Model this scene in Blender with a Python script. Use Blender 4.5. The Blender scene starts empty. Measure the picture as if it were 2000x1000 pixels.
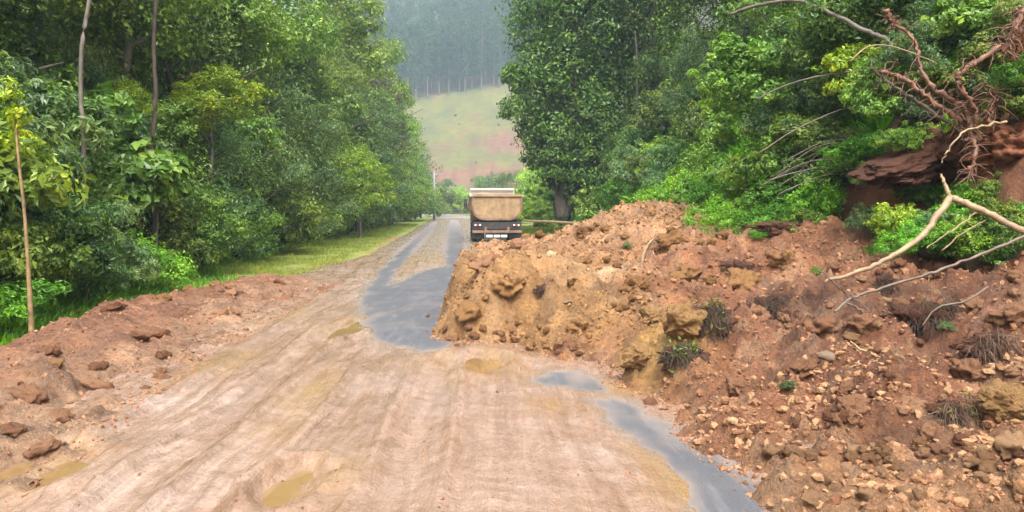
import bpy, math, random
import numpy as np
from mathutils import Vector
random.seed(7)
rng = np.random.default_rng(7)
S = bpy.context.scene
COL = S.collection

# ------------------------------------------------------------------ camera, world, sun, exposure
CAM_H = 1.7
FPX = 1500.0                      # focal length in photo pixels (photo is 2000 wide)
cam = bpy.data.cameras.new('camera')
cam_o = bpy.data.objects.new('camera', cam); COL.objects.link(cam_o)
cam_o.location = (0, 0, CAM_H)
cam_o.rotation_euler = (math.radians(90), 0, 0)
cam.sensor_width = 36.0
cam.lens = 36.0 * FPX / 2000.0
cam.shift_y = -(500 - 405) / 2000.0
cam.clip_start = 0.1
cam.clip_end = 3000
S.camera = cam_o

SUN_EL, SUN_AZ = 56.0, 172.0
w = bpy.data.worlds.new('World'); S.world = w; w.use_nodes = True
nt = w.node_tree; nt.nodes.clear()
sky = nt.nodes.new('ShaderNodeTexSky'); sky.sky_type = 'NISHITA'; sky.sun_disc = False
sky.sun_elevation = math.radians(SUN_EL); sky.sun_rotation = math.radians(SUN_AZ)
sky.air_density = 1.5; sky.dust_density = 6.0; sky.ozone_density = 1.0
hs = nt.nodes.new('ShaderNodeHueSaturation'); hs.inputs['Saturation'].default_value = 0.15
bg = nt.nodes.new('ShaderNodeBackground'); bg.inputs['Strength'].default_value = 0.15
wo = nt.nodes.new('ShaderNodeOutputWorld')
nt.links.new(sky.outputs[0], hs.inputs['Color']); nt.links.new(hs.outputs[0], bg.inputs[0]); nt.links.new(bg.outputs[0], wo.inputs[0])
sun = bpy.data.lights.new('sun', 'SUN'); sun.energy = 1.5; sun.angle = math.radians(38); sun.color = (1, 0.97, 0.93)
sun_o = bpy.data.objects.new('sun', sun); COL.objects.link(sun_o)
az, el = math.radians(SUN_AZ), math.radians(SUN_EL)
sd_ = Vector((math.sin(az) * math.cos(el), math.cos(az) * math.cos(el), math.sin(el)))
sun_o.rotation_euler = sd_.to_track_quat('Z', 'Y').to_euler()
sun_o.location = (0, 0, 60)
S.view_settings.view_transform = 'Standard'; S.view_settings.look = 'None'
S.view_settings.gamma = 1; S.view_settings.use_curve_mapping = False
S.view_settings.exposure = 1.5
S.render.engine = 'CYCLES'
cy = S.cycles
cy.use_denoising = True
cy.max_bounces = 5; cy.diffuse_bounces = 3; cy.glossy_bounces = 2; cy.transmission_bounces = 3
cy.volume_bounces = 0; cy.transparent_max_bounces = 4; cy.sample_clamp_indirect = 4
cy.volume_max_steps = 64
cy.use_adaptive_sampling = True; cy.adaptive_threshold = 0.02

# ------------------------------------------------------------------ numeric helpers
def W(px, py, Y):
    """photo pixel at distance Y -> world point"""
    return ((px - 1000) / FPX * Y, Y, CAM_H - (py - 405) / FPX * Y)
def G(px, py):
    """photo pixel on the road plane -> (X, Y)"""
    Y = CAM_H * FPX / (py - 405.0)
    return ((px - 1000) / FPX * Y, Y)

def hsh(ix, iy, seed):
    n = (ix * 374761393 + iy * 668265263 + seed * 982451653) & 0xffffffff
    n = ((n ^ (n >> 13)) * 1274126177) & 0xffffffff
    return ((n ^ (n >> 16)) & 0xffffff) / float(0xffffff)
def vnoise(x, y, seed=0):
    ix = np.floor(x).astype(np.int64); iy = np.floor(y).astype(np.int64)
    fx = x - ix; fy = y - iy
    fx = fx * fx * fx * (fx * (fx * 6 - 15) + 10); fy = fy * fy * fy * (fy * (fy * 6 - 15) + 10)
    ix += 100000; iy += 100000
    a = hsh(ix, iy, seed); b = hsh(ix + 1, iy, seed); c = hsh(ix, iy + 1, seed); d = hsh(ix + 1, iy + 1, seed)
    return ((a * (1 - fx) + b * fx) * (1 - fy) + (c * (1 - fx) + d * fx) * fy) * 2 - 1
def fbm(x, y, o=4, seed=0, gain=0.5):
    s = 0; a = 1; t = 0
    for i in range(o):
        s = s + a * vnoise(x * 2 ** i + 17.3 * i, y * 2 ** i - 9.1 * i, seed + i); t += a; a *= gain
    return s / t
def worley(x, y, seed=0):
    ix = np.floor(x).astype(np.int64); iy = np.floor(y).astype(np.int64)
    best = np.full(x.shape, 9.0); bid = np.zeros(x.shape)
    for dx in (-1, 0, 1):
        for dy in (-1, 0, 1):
            cx = ix + dx; cyy = iy + dy
            h1 = hsh(cx + 100000, cyy + 100000, seed); h2 = hsh(cx + 100000, cyy + 100000, seed + 7)
            d = np.hypot(cx + h1 - x, cyy + h2 - y)
            m = d < best
            best = np.where(m, d, best); bid = np.where(m, hsh(cx + 100000, cyy + 100000, seed + 13), bid)
    return best, bid
def clods(x, y, scale, seed, dens=0.7, rad=0.55):
    """rounded lumps of a given size, some cells empty"""
    f, i = worley(x / scale, y / scale, seed)
    r = rad * (0.45 + 0.55 * i)
    return np.sqrt(np.clip(1 - (f / r) ** 2, 0, 1)) * (i < dens) * (0.4 + 0.6 * i)
def sstep(a, b, x):
    t = np.clip((x - a) / (b - a), 0, 1); return t * t * (3 - 2 * t)
def polysd(P, x, y):
    """signed distance to polygon, inside positive"""
    P = np.array(P, float); n = len(P)
    d = np.full(x.shape, 1e9); ins = np.zeros(x.shape, bool)
    for i in range(n):
        ax, ay = P[i]; bx, by = P[(i + 1) % n]
        ex, ey = bx - ax, by - ay
        t = np.clip(((x - ax) * ex + (y - ay) * ey) / (ex * ex + ey * ey + 1e-9), 0, 1)
        d = np.minimum(d, np.hypot(x - ax - t * ex, y - ay - t * ey))
        c = ((ay > y) != (by > y)) & (x < (bx - ax) * (y - ay) / (by - ay + 1e-12) + ax)
        ins ^= c
    return np.where(ins, d, -d)
A = lambda v: np.asarray(v, float)

# ------------------------------------------------------------------ terrain functions
def vo(Y):   # outer edge of the left verge
    return np.interp(Y, [0, 8, 12, 16, 20, 35, 60, 100, 160, 220], [-5.7, -5.7, -6.2, -6.9, -8.8, -10.6, -12.8, -15.2, -22, -30])
def xf(Y):   # foot of the right bank
    return np.interp(Y, [0, 5, 7, 9, 12, 16, 20, 35, 45, 60, 110, 170, 220], [7, 6.4, 5.8, 4.9, 4.5, 4.4, 4.2, 4.3, 3.8, 4.2, 6.5, 14, 30])
def farz(X, Y):
    t = np.clip(Y - 212, 0, 400)
    return 0.42 * t * np.clip(1 + .0028 * (X + 35), .7, 1.3) + 2.5 * fbm(X / 60, Y / 60, 2, 3) * np.clip(t / 60, 0, 1)
def terrain(X, Y):
    X = A(X); Y = A(Y)
    dl = np.clip(vo(Y) - X, 0, None)
    zl = 0.46 * dl - 0.1 * sstep(0, .6, dl)
    zl = np.where(zl > 20, 20 + (zl - 20) * 0.25, zl)
    d = np.clip(X - xf(Y), 0, None)
    zr = np.where(d < 1.2, 1.9 * d, 2.28 + 1.0 * (d - 1.2))
    zr = np.where(zr > 22, 22 + (zr - 22) * 0.25, zr)
    k = np.clip(1 - (Y - 150) / 60, 0, 1)
    z = (zl + zr) * k
    z = z + farz(X, Y) + .16 * np.clip(Y - 350, 0, 400)
    rough = np.clip((dl + d) / 1.5, 0, 1)
    z = z + rough * (0.25 * fbm(X / 1.7, Y / 1.7, 3, 5)) * (Y < 90)
    inroad = (X > -2.6 - .078 * Y) & (X < 4.3 - .078 * Y) & (Y < 185)
    z = np.where(inroad, np.minimum(z, -0.06), z)
    z = z + (~inroad) * (dl <= 0) * (d <= 0) * (0.03 * fbm(X / 2, Y / 2, 2, 9) - 0.02)
    return z

FOOT = [(-1.12, 13.5), (-1.1, 12), (-1.08, 10.6), (-.98, 9.85), (-.5, 9.45), (0, 9.2), (.45, 8.45), (.95, 8.2), (1.0, 7.7), (.98, 7.3),
        (1.22, 6.75), (1.28, 6.2), (1.25, 5.6), (1.36, 5.15), (1.46, 4.8), (1.44, 4.3), (1.40, 3.5), (1.5, 1.5), (14, 1.5), (14, 21), (4, 21.5), (2, 20.5), (.2, 18.5), (-.9, 16.5)]
CP = A([(-.75, 13.5, .78), (-.6, 11.5, .84), (-.3, 10.3, .82), (.3, 10.15, .9), (.9, 10.2, .82), (1.5, 10.3, .7), (-.9, 10.2, .3), (-.5, 9.6, .2), (0, 9.35, .2), (.5, 8.8, .2), (.4, 9.6, .5), (-.4, 9.9, .55),
        (-.4, 15, .95), (.1, 15, 1.0), (.6, 13, .86), (.8, 11.4, .8), (1.3, 11.2, .74), (1.8, 12, .85), (1.2, 14.5, 1.15), (1.9, 15, 1.42), (2.7, 16.3, 1.66), (3.9, 15.5, 1.66), (4.6, 14, 1.55),
        (2, 17, 1.4), (-.5, 17, .4), (0, 18, .3), (2, 20, .4), (4, 20, .9), (8, 20, 1.0), (2.2, 11, .72), (2.6, 9.5, .64), (1.5, 9.0, .45), (1.0, 9, .28), (2.5, 12.5, 1.05), (3.3, 12, 1.08), (4, 10, 1.05),
        (3.2, 8.5, .76), (5.4, 9, 1.15), (5.6, 12, 1.5), (1.2, 7.3, .26), (1.65, 7.5, .56), (2.1, 8, .68), (1.9, 6.9, .3), (2.3, 7.2, .42), (1.5, 6.4, .16), (2.7, 7, .58), (3.5, 6.5, .7), (4.2, 6.5, .85), (5, 7.5, 1.0),
        (6.5, 8, 1.5), (7, 10, 1.6), (2.4, 5.2, .3), (3.2, 5, .42), (2, 5.5, .2), (2.87, 4.3, .2), (1.9, 4.5, .12), (3, 3, .2), (2, 2.5, .15), (5, 3, .5), (5, 5, .8), (8, 5, 1.3), (7, 7, 1.4), (10, 3, 1.2), (10, 12, 1.6), (10, 17, 1.5)])
def tps_fit(P):
    n = len(P); d = np.hypot(P[:, None, 0] - P[None, :, 0], P[:, None, 1] - P[None, :, 1])
    K = np.where(d > 0, d * d * np.log(d + 1e-9), 0) + np.eye(n) * 0.03
    M = np.zeros((n + 3, n + 3)); M[:n, :n] = K; M[:n, n] = 1; M[:n, n + 1:] = P[:, :2]; M[n, :n] = 1; M[n + 1:, :n] = P[:, :2].T
    return np.linalg.solve(M, np.concatenate([P[:, 2], [0, 0, 0]]))
TW = tps_fit(CP)
def tps(x, y):
    s = TW[-3] + TW[-2] * x + TW[-1] * y
    for (cx, cyy, _), wgt in zip(CP, TW):
        r2 = (x - cx) ** 2 + (y - cyy) ** 2
        s = s + wgt * r2 * 0.5 * np.log(r2 + 1e-9)
    return s
POOLS = [(2.26, 4.38, .16, .16), (2.72, 4.85, .12, .2), (1.98, 4.18, .16, .10), (3.15, 5.2, .08, .2), (2.45, 4.62, .10, .14)]
def mound(X, Y, fine=True):
    X = A(X); Y = A(Y)
    wx = X + 0.10 * fbm(X / .5, Y / .5, 3, 21); wy = Y + 0.12 * fbm(X / .5, Y / .5, 3, 31)
    sd = polysd(FOOT, wx, wy)
    steep = np.interp(Y, [4, 7, 9, 12, 16], [.3, .35, .35, .22, .35])
    edge = sstep(-.02, 1, sd / steep)
    h = np.clip(tps(X, Y), 0.09, None) * edge
    # big lumps and hollows
    rg = 1 - np.abs(fbm(X / 1.1, Y / 1.1, 4, 41))
    h = h + edge * (0.22 * fbm(X / 1.2, Y / 1.2, 5, 51, .55) + 0.30 * (rg - .78) - .12 * sstep(.1, .4, fbm(wx / .6, wy / .6, 3, 55)))
    # hole in the face of the front lobe
    h = h - 0.30 * np.exp(-(((X - .34) / .13) ** 2 + ((Y - 9.95) / .16) ** 2))
    # undercut dark hollows
    for (hx, hy, hr, hd) in ((1.95, 7.1, .22, .14), (2.6, 7.5, .22, .16), (3.75, 6.75, .34, .34), (3.9, 8.1, .25, .28), (2.35, 8.2, .22, .2), (3.1, 7.5, .25, .24), (4.6, 7.2, .25, .26), (3.3, 6.0, .2, .16), (1.3, 9.6, .2, .14), (.0, 9.8, .18, .12), (3.0, 5.2, .18, .12), (4.2, 5.6, .2, .15)):
        h = h - edge * hd * np.exp(-(((X - hx) / hr) ** 2 + ((Y - hy) / (hr * 1.2)) ** 2))
    if fine:
        flat = 1 - .8 * np.exp(-(((X - 1.15) / .55) ** 2 + ((Y - 11.0) / .35) ** 2))
        e2 = sstep(-.03, .12, sd) * flat
        h = h + e2 * (0.05 * clods(wx + .1 * fbm(X / .12, Y / .12, 2, 64), wy, .36, 61, .5, .62) + .10 * (.8 - np.abs(fbm(wx / .33, wy / .33, 4, 65, .6)) * 2.2) + 0.03 * clods(X + .04 * fbm(X / .05, Y / .05, 2, 66), Y + 5, .12, 63, .75, .6))
        h = h + e2 * (0.085 * fbm(X / .16, Y / .16, 4, 71, .65) + .10 * fbm(X / .5, Y / .5, 3, 75) - .03 * sstep(.72, .95, 1 - np.abs(fbm(X / .55, Y / .55, 3, 72))))
        for (a, b, ra, rb) in POOLS:
            lv = float(tps(A([a]), A([b]))[0]); wq = sstep(2.6, 1.3, np.sqrt(((X - a) / ra) ** 2 + ((Y - b) / rb) ** 2))
            h = h * (1 - wq) + wq * (lv + .015 + .35 * (h - lv))
    return np.where(sd < -.05, -.15, h - 0.02)

def xi(Y): return np.interp(Y, [1, 5.15, 7, 8.9, 10.4, 13.8, 18.9, 23], [-2.9, -3.1, -3.4, -3.7, -3.7, -3.8, -4.0, -4.3])
def xo(Y): return np.interp(Y, [1, 8, 12.6, 15, 17.2, 21, 24], [-5.5, -5.5, -6.1, -5.9, -5.6, -5.4, -4.8])
def bank(X, Y, fine=True):
    X = A(X); Y = A(Y)
    wx = X + .45 * fbm(X / .9, Y / .9, 4, 81, .6)
    t = (wx - xo(Y)) / (xi(Y) - xo(Y))
    H = np.interp(Y, [1, 8, 12, 15, 18, 21, 25], [.30, .30, .28, .20, .12, .06, 0])
    prof = sstep(-.12, .18, t) * (1 - sstep(.22, 1.02, t))
    prof2 = sstep(-.12, .05, t) * (1 - sstep(.9, 1.1, t))
    h = H * prof + prof2 * (.16 * fbm(X / .7, Y / .7, 5, 91, .6) + .02)
    if fine:
        a = np.interp(Y, [1, 12, 24], [1, .8, .4])
        h = h + a * prof2 * (.075 * clods(X, Y, .36, 101, .45) + .045 * clods(X, Y, .18, 102, .55) + .022 * clods(X + 1, Y, .09, 103, .7) + .06 * (.5 - np.abs(fbm(wx / .35, Y / .35, 4, 105, .6)) * 1.6) + .05 * fbm(X / .14, Y / .14, 4, 104, .65))
    fade = sstep(21.5, 16.5, Y + 1.2 * fbm(X / 1.2, Y / 1.2, 3, 106))
    h = h * fade - .10 * (1 - fade)
    return np.where(prof2 <= .01, -.12, h - .02 + .02 * prof2)

# asphalt left bare: outlines on the road plane
BARE = [[G(*p) for p in ((703, 590), (704, 625), (722, 652), (765, 674), (820, 684), (880, 683), (900, 640), (900, 560), (908, 515), (905, 470), (898, 438), (893, 430), (880, 430), (874, 470), (868, 520), (820, 530), (780, 550), (735, 562))],
        [G(*p) for p in ((700, 600), (718, 560), (742, 528), (785, 487), (822, 455), (846, 434), (852, 432), (838, 455), (815, 480), (795, 505), (765, 545), (740, 580))],
        [G(*p) for p in ((1165, 782), (1225, 845), (1290, 905), (1345, 965), (1375, 1010), (1420, 1080), (1680, 1080), (1580, 1010), (1480, 945), (1390, 880), (1310, 830), (1250, 795), (1200, 775))],
        [G(*p) for p in ((1040, 742), (1085, 722), (1130, 722), (1180, 752), (1195, 768), (1120, 762))]]
PUD = [(930, 712, .28, .42, .05), (672, 650, .14, .8, .03), (30, 925, .35, .30, .05), (560, 960, .14, .3, .02)]
CLAY = [(930, 712, .6, .9), (680, 640, .4, 1.6), (600, 775, .22, .8), (40, 925, .6, .6), (1270, 900, .16, .6), (1340, 960, .18, .4), (545, 850, .16, .7), (600, 950, .3, .5), (430, 720, .25, .9), (560, 620, .3, 1.6), (840, 420 + 90, .9, 4.0), (1060, 800, .3, .3), (1230, 760, .3, .3)]
def clayf(X, Y):
    f = 0 * X
    for (px, py, ra, rb) in CLAY:
        a, b = G(px, py); f = np.maximum(f, np.exp(-((X - a) / ra) ** 2 - ((Y - b) / rb) ** 2))
    return np.clip(f * (.6 + .9 * fbm(X / .25, Y / .8, 3, 128)), 0, .85)
PUDW = [(G(p[0], p[1])[0], G(p[0], p[1])[1], p[2], p[3], p[4]) for p in PUD]
def mud(X, Y):
    X = A(X); Y = A(Y)
    wx = X + .12 * fbm(X / .4, Y / .8, 4, 111) + .07 * fbm(X / .09, Y / .22, 3, 112); wy = Y + .25 * fbm(X / .6, Y / 1.2, 4, 113)
    sd = np.full(X.shape, -1e9)
    for P in BARE: sd = np.maximum(sd, polysd(P, wx, wy))
    out = -sd                                   # distance outside the bare patches
    u = X + .078 * Y
    T = .045 * sstep(-.02, .6, out) - .006 + .012 * sstep(-.08, .08, out) + .006 * fbm(X / .06, Y / .1, 3, 131) * (out < .3)
    # ruts along the driving line
    bend = .35 * np.sin((Y - 5) / 7.0) + .1 * fbm(Y / 3, Y * 0, 2, 115)
    r = 0
    for c, wd, a in ((-1.75, .12, .034), (-1.5, .05, -.03), (-1.98, .05, -.02), (-2.35, .10, .03), (-2.56, .04, -.02), (-.2, .15, .028), (.06, .05, -.022), (-.45, .05, -.018), (-2.85, .12, .025), (1.1, .2, .012), (-1.05, .05, -.025), (-.85, .08, .015)):
        r = r - 1.5 * a * np.exp(-((u + .15 - c - bend) / wd) ** 2)
    T = T + np.maximum(r, -.045) * sstep(.1, .8, out)
    T = T + sstep(0, .3, out) * (.014 * fbm(u / .22, Y / 1.6, 4, 116) + .010 * fbm(u / .07, Y / 3.5, 3, 117) + .009 * fbm(X / .2, Y / .3, 3, 137) + .016 * sstep(-.5, -1.1, u) * fbm(u / .07, Y / 5, 3, 134) + .012 * fbm(X / .1, Y / .12, 3, 130) + .024 * fbm(X / .9, Y / 1.6, 3, 118))
    lug = .009 * np.sin(Y * 38 + 4 * u + 3 * vnoise(X * 1.5, Y * 1.5, 126)) * np.exp(-((u - .25 - bend) / .22) ** 2) * (Y < 9)
    T = T + .5 * lug * sstep(.1, .5, out) * (.5 + .5 * vnoise(X * 2, Y * 2, 127))
    T = T + .012 * clods(X, Y, .12, 119, .22) * sstep(.2, .6, out) * (.4 + .6 * (vnoise(X, Y / 2, 120) > 0))
    hollow = np.zeros(X.shape, bool)
    for (a, b, ra, rb, dp) in PUDW:
        hollow |= (((X - a) / ra) ** 2 + ((Y - b) / rb) ** 2) < 4
        q = ((wx - a) / ra) ** 2 + ((wy - b) / rb) ** 2
        T = T + .045 * np.exp(-((np.sqrt(q) - 1.7) / .45) ** 2)
        T = T - (dp + .03) * np.exp(-q * .8) * (1 + .5 * fbm(X / .25, Y / .5, 3, 125))
    far = sstep(24, 30, Y)
    T = T * (1 - far) + far * (.010 * fbm(u / .45, Y / 30, 2, 121) + .012 * sstep(0, .3, out) - .003)
    inroad = (X > -4.4 - .078 * np.clip(Y - 20, -40, 0) - .078 * Y * 0 - sstep(22, 26, Y) * .078 * (Y - 4) * 1.0 + 0)
    T = np.where((out > .6) & (Y < 25) & ~hollow, np.maximum(T, .011), T)
    T = np.where(out < -.03, -.02, T)
    return T, out
_gx = np.arange(-7.5, 9.51, .05); _gy = np.arange(1.5, 26, .05)
_X, _Y = np.meshgrid(_gx, _gy)
_H = terrain(_X, _Y)
_H = np.where((_X > -2.6 - .078 * _Y) & (_X < 4.1 - .078 * _Y), np.maximum(_H, 0), _H)
_H = np.where((_Y < 21.5) & (_X > -1.3), np.maximum(_H, mound(_X, _Y)), _H)
_H = np.where((_Y < 24) & (_X < -3), np.maximum(_H, bank(_X, _Y)), _H)
def surf(x, y):
    """height of whatever lies on top at a point"""
    i = (x - _gx[0]) / .05; j = (y - _gy[0]) / .05
    if 0 <= i < len(_gx) - 1 and 0 <= j < len(_gy) - 1:
        i0, j0 = int(i), int(j); f, g = i - i0, j - j0
        return float((_H[j0, i0] * (1 - f) + _H[j0, i0 + 1] * f) * (1 - g) + (_H[j0 + 1, i0] * (1 - f) + _H[j0 + 1, i0 + 1] * f) * g)
    z = float(terrain([x], [y])[0])
    return max(z, 0.0) if (x > -2.6 - .078 * y and x < 4.1 - .078 * y) else z

# ------------------------------------------------------------------ object helpers
def tag(o, label=None, cat=None, group=None, kind=None):
    if label: o['label'] = label
    if cat: o['category'] = cat
    if group: o['group'] = group
    if kind: o['kind'] = kind
    return o
def mesh_np(name, V, F, mat, smooth=False, col=None, attr=None):
    """V (n,3), F list of arrays (m,k)"""
    if not isinstance(F, (list, tuple)): F = [F]
    me = bpy.data.meshes.new(name)
    V = np.ascontiguousarray(V, np.float32)
    me.vertices.add(len(V)); me.vertices.foreach_set('co', V.ravel())
    tot = np.concatenate([np.full(len(f), f.shape[1]) for f in F]); idx = np.concatenate([f.ravel() for f in F]).astype(np.int32)
    st = np.concatenate([[0], np.cumsum(tot)[:-1]]).astype(np.int32)
    me.loops.add(len(idx)); me.loops.foreach_set('vertex_index', idx)
    me.polygons.add(len(tot)); me.polygons.foreach_set('loop_start', st); me.polygons.foreach_set('loop_total', tot.astype(np.int32))
    me.polygons.foreach_set('use_smooth', np.full(len(tot), smooth))
    if col is not None:
        a = me.color_attributes.new('Col', 'FLOAT_COLOR', 'POINT')
        c = np.ones((len(V), 4), np.float32); c[:, :3] = col
        a.data.foreach_set('color', c.ravel())
    if attr:
        for k, v in attr.items():
            a = me.attributes.new(k, 'FLOAT', 'POINT'); a.data.foreach_set('value', np.asarray(v, np.float32))
    me.update(calc_edges=True)
    for m in (mat if isinstance(mat, (list, tuple)) else [mat]): me.materials.append(m)
    return me
def link(name, me, parent=None, loc=None):
    o = bpy.data.objects.new(name, me); COL.objects.link(o)
    if parent: o.parent = parent
    if loc is not None: o.location = loc
    return o
def empty(name, loc=(0, 0, 0), rz=0, s=1):
    o = bpy.data.objects.new(name, None); COL.objects.link(o)
    o.location = loc; o.rotation_euler = (0, 0, rz); o.scale = (s, s, s) if not isinstance(s, tuple) else s
    o.empty_display_size = .2
    return o
def grid_mesh(name, xs, ys, zfun, mat, colfun=None, attr=None, smooth=True, keep=None):
    X, Y = np.meshgrid(xs, ys); sh = X.shape
    r = zfun(X, Y); Z = r[0] if isinstance(r, tuple) else r
    V = np.stack([X.ravel(), Y.ravel(), Z.ravel()], 1)
    ny, nx = sh
    i = np.arange(ny * nx).reshape(sh)
    F = np.stack([i[:-1, :-1], i[:-1, 1:], i[1:, 1:], i[1:, :-1]], -1).reshape(-1, 4)
    if keep is not None:
        k = keep(X, Y, Z).ravel(); F = F[k[F].any(1)]
        used = np.zeros(len(V), bool); used[F.ravel()] = True
        mp = np.cumsum(used) - 1; F = mp[F]
    else: used = np.ones(len(V), bool)
    c = colfun(X, Y, Z).reshape(-1, 3)[used] if colfun else None
    at = {k: v(X, Y, Z).ravel()[used] for k, v in attr.items()} if attr else None
    return mesh_np(name, V[used], F, mat, smooth, c, at)

# ------------------------------------------------------------------ materials
def newmat(name):
    m = bpy.data.materials.new(name); m.use_nodes = True; t = m.node_tree; t.nodes.clear()
    o = t.nodes.new('ShaderNodeOutputMaterial'); p = t.nodes.new('ShaderNodeBsdfPrincipled')
    t.links.new(p.outputs[0], o.inputs[0]); return m, t, p, o
def N(t, ty, **kw):
    n = t.nodes.new(ty)
    for k, v in kw.items():
        if k in n.inputs: n.inputs[k].default_value = v
        else: setattr(n, k, v)
    return n
def ramp(t, src, stops):
    r = t.nodes.new('ShaderNodeValToRGB'); t.links.new(src, r.inputs[0])
    e = r.color_ramp.elements
    while len(e) < len(stops): e.new(.5)
    for q, (p, c) in zip(e, stops): q.position = p; q.color = c if len(c) == 4 else (*c, 1)
    return r
def noise(t, scale, detail=4, rough=.55, vec=None):
    n = N(t, 'ShaderNodeTexNoise', Scale=scale, Detail=detail, Roughness=rough)
    if vec is not None: t.links.new(vec, n.inputs['Vector'])
    return n
def mixc(t, f, a, b, mode='MIX'):
    m = t.nodes.new('ShaderNodeMix'); m.data_type = 'RGBA'; m.blend_type = mode
    for s, v in ((m.inputs[0], f), (m.inputs[6], a), (m.inputs[7], b)):
        if hasattr(v, 'is_linked') or hasattr(v, 'links'): t.links.new(v, s)
        else: s.default_value = v if isinstance(v, (int, float)) else (*v, 1)
    return m.outputs[2]
def bump(t, p, src, strength, dist=.02):
    b = N(t, 'ShaderNodeBump', Strength=strength, Distance=dist); t.links.new(src, b.inputs['Height']); t.links.new(b.outputs[0], p.inputs['Normal']); return b
def plain(name, c, rough=.5, metal=0, var=.25, scale=6, spec=.5):
    m, t, p, o = newmat(name)
    tc = t.nodes.new('ShaderNodeTexCoord'); n = noise(t, scale, 5, .6, tc.outputs['Object'])
    r = ramp(t, n.outputs[0], [(.3, tuple(v * (1 - var) for v in c)), (.7, tuple(min(1, v * (1 + var)) for v in c))])
    t.links.new(r.outputs[0], p.inputs['Base Color']); p.inputs['Roughness'].default_value = rough; p.inputs['Metallic'].default_value = metal
    p.inputs['Specular IOR Level'].default_value = spec
    return m

def soil_mat(name, gloss=.5, fine=60):
    m, t, p, o = newmat(name)
    at = N(t, 'ShaderNodeVertexColor', layer_name='Col'); tc = t.nodes.new('ShaderNodeTexCoord'); ob = tc.outputs['Object']
    n1 = noise(t, 3.0, 6, .65, ob); n2 = noise(t, 22, 6, .7, ob); n3 = noise(t, fine, 4, .7, ob)
    r1 = ramp(t, n1.outputs[0], [(.3, (.62, .56, .52)), (.5, (1, 1, 1)), (.7, (1.3, 1.22, 1.05))])
    r2 = ramp(t, n2.outputs[0], [(.30, (.30, .26, .24)), (.45, (.88, .86, .84)), (.58, (1.1, 1.08, 1.03)), (.70, (1.8, 1.75, 1.6))])
    c = mixc(t, 1.0, at.outputs[0], r1.outputs[0], 'MULTIPLY'); c = mixc(t, .85, c, r2.outputs[0], 'MULTIPLY')
    t.links.new(c, p.inputs['Base Color'])
    rr = ramp(t, n1.outputs[0], [(.38, (.26,) * 3), (.62, (.62,) * 3)]); t.links.new(rr.outputs[0], p.inputs['Roughness'])
    p.inputs['Specular IOR Level'].default_value = .5
    mx = N(t, 'ShaderNodeMath', operation='ADD'); t.links.new(n2.outputs[0], mx.inputs[0]); t.links.new(n3.outputs[0], mx.inputs[1])
    bump(t, p, mx.outputs[0], 1.0, .05)
    return m
M_SOIL = soil_mat('wet_soil')
def clod_mat(name, c0, c1):
    m, t, p, o = newmat(name)
    oi = t.nodes.new('ShaderNodeObjectInfo'); ge = t.nodes.new('ShaderNodeNewGeometry'); tc = t.nodes.new('ShaderNodeTexCoord')
    s = N(t, 'ShaderNodeMath', operation='ADD'); t.links.new(oi.outputs['Random'], s.inputs[0]); t.links.new(ge.outputs['Random Per Island'], s.inputs[1])
    f = N(t, 'ShaderNodeMath', operation='FRACT'); t.links.new(s.outputs[0], f.inputs[0])
    r = ramp(t, f.outputs[0], [(0, c0), (.5, tuple((a + b) / 2 for a, b in zip(c0, c1))), (1, c1)])
    n = noise(t, 14, 5, .7, tc.outputs['Object']); r2 = ramp(t, n.outputs[0], [(.3, (.55, .5, .48)), (.7, (1.25, 1.2, 1.1))])
    c = mixc(t, .9, r.outputs[0], r2.outputs[0], 'MULTIPLY'); t.links.new(c, p.inputs['Base Color'])
    p.inputs['Roughness'].default_value = .62; p.inputs['Specular IOR Level'].default_value = .22; bump(t, p, n.outputs[0], .9, .04); return m
M_CLOD = clod_mat('red_clod', (.19, .082, .042), (.40, .22, .125))
M_PALE = clod_mat('pale_clod', (.24, .12, .058), (.44, .27, .15))
M_ROCK = clod_mat('pale_rock', (.34, .24, .17), (.50, .38, .28))

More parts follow.
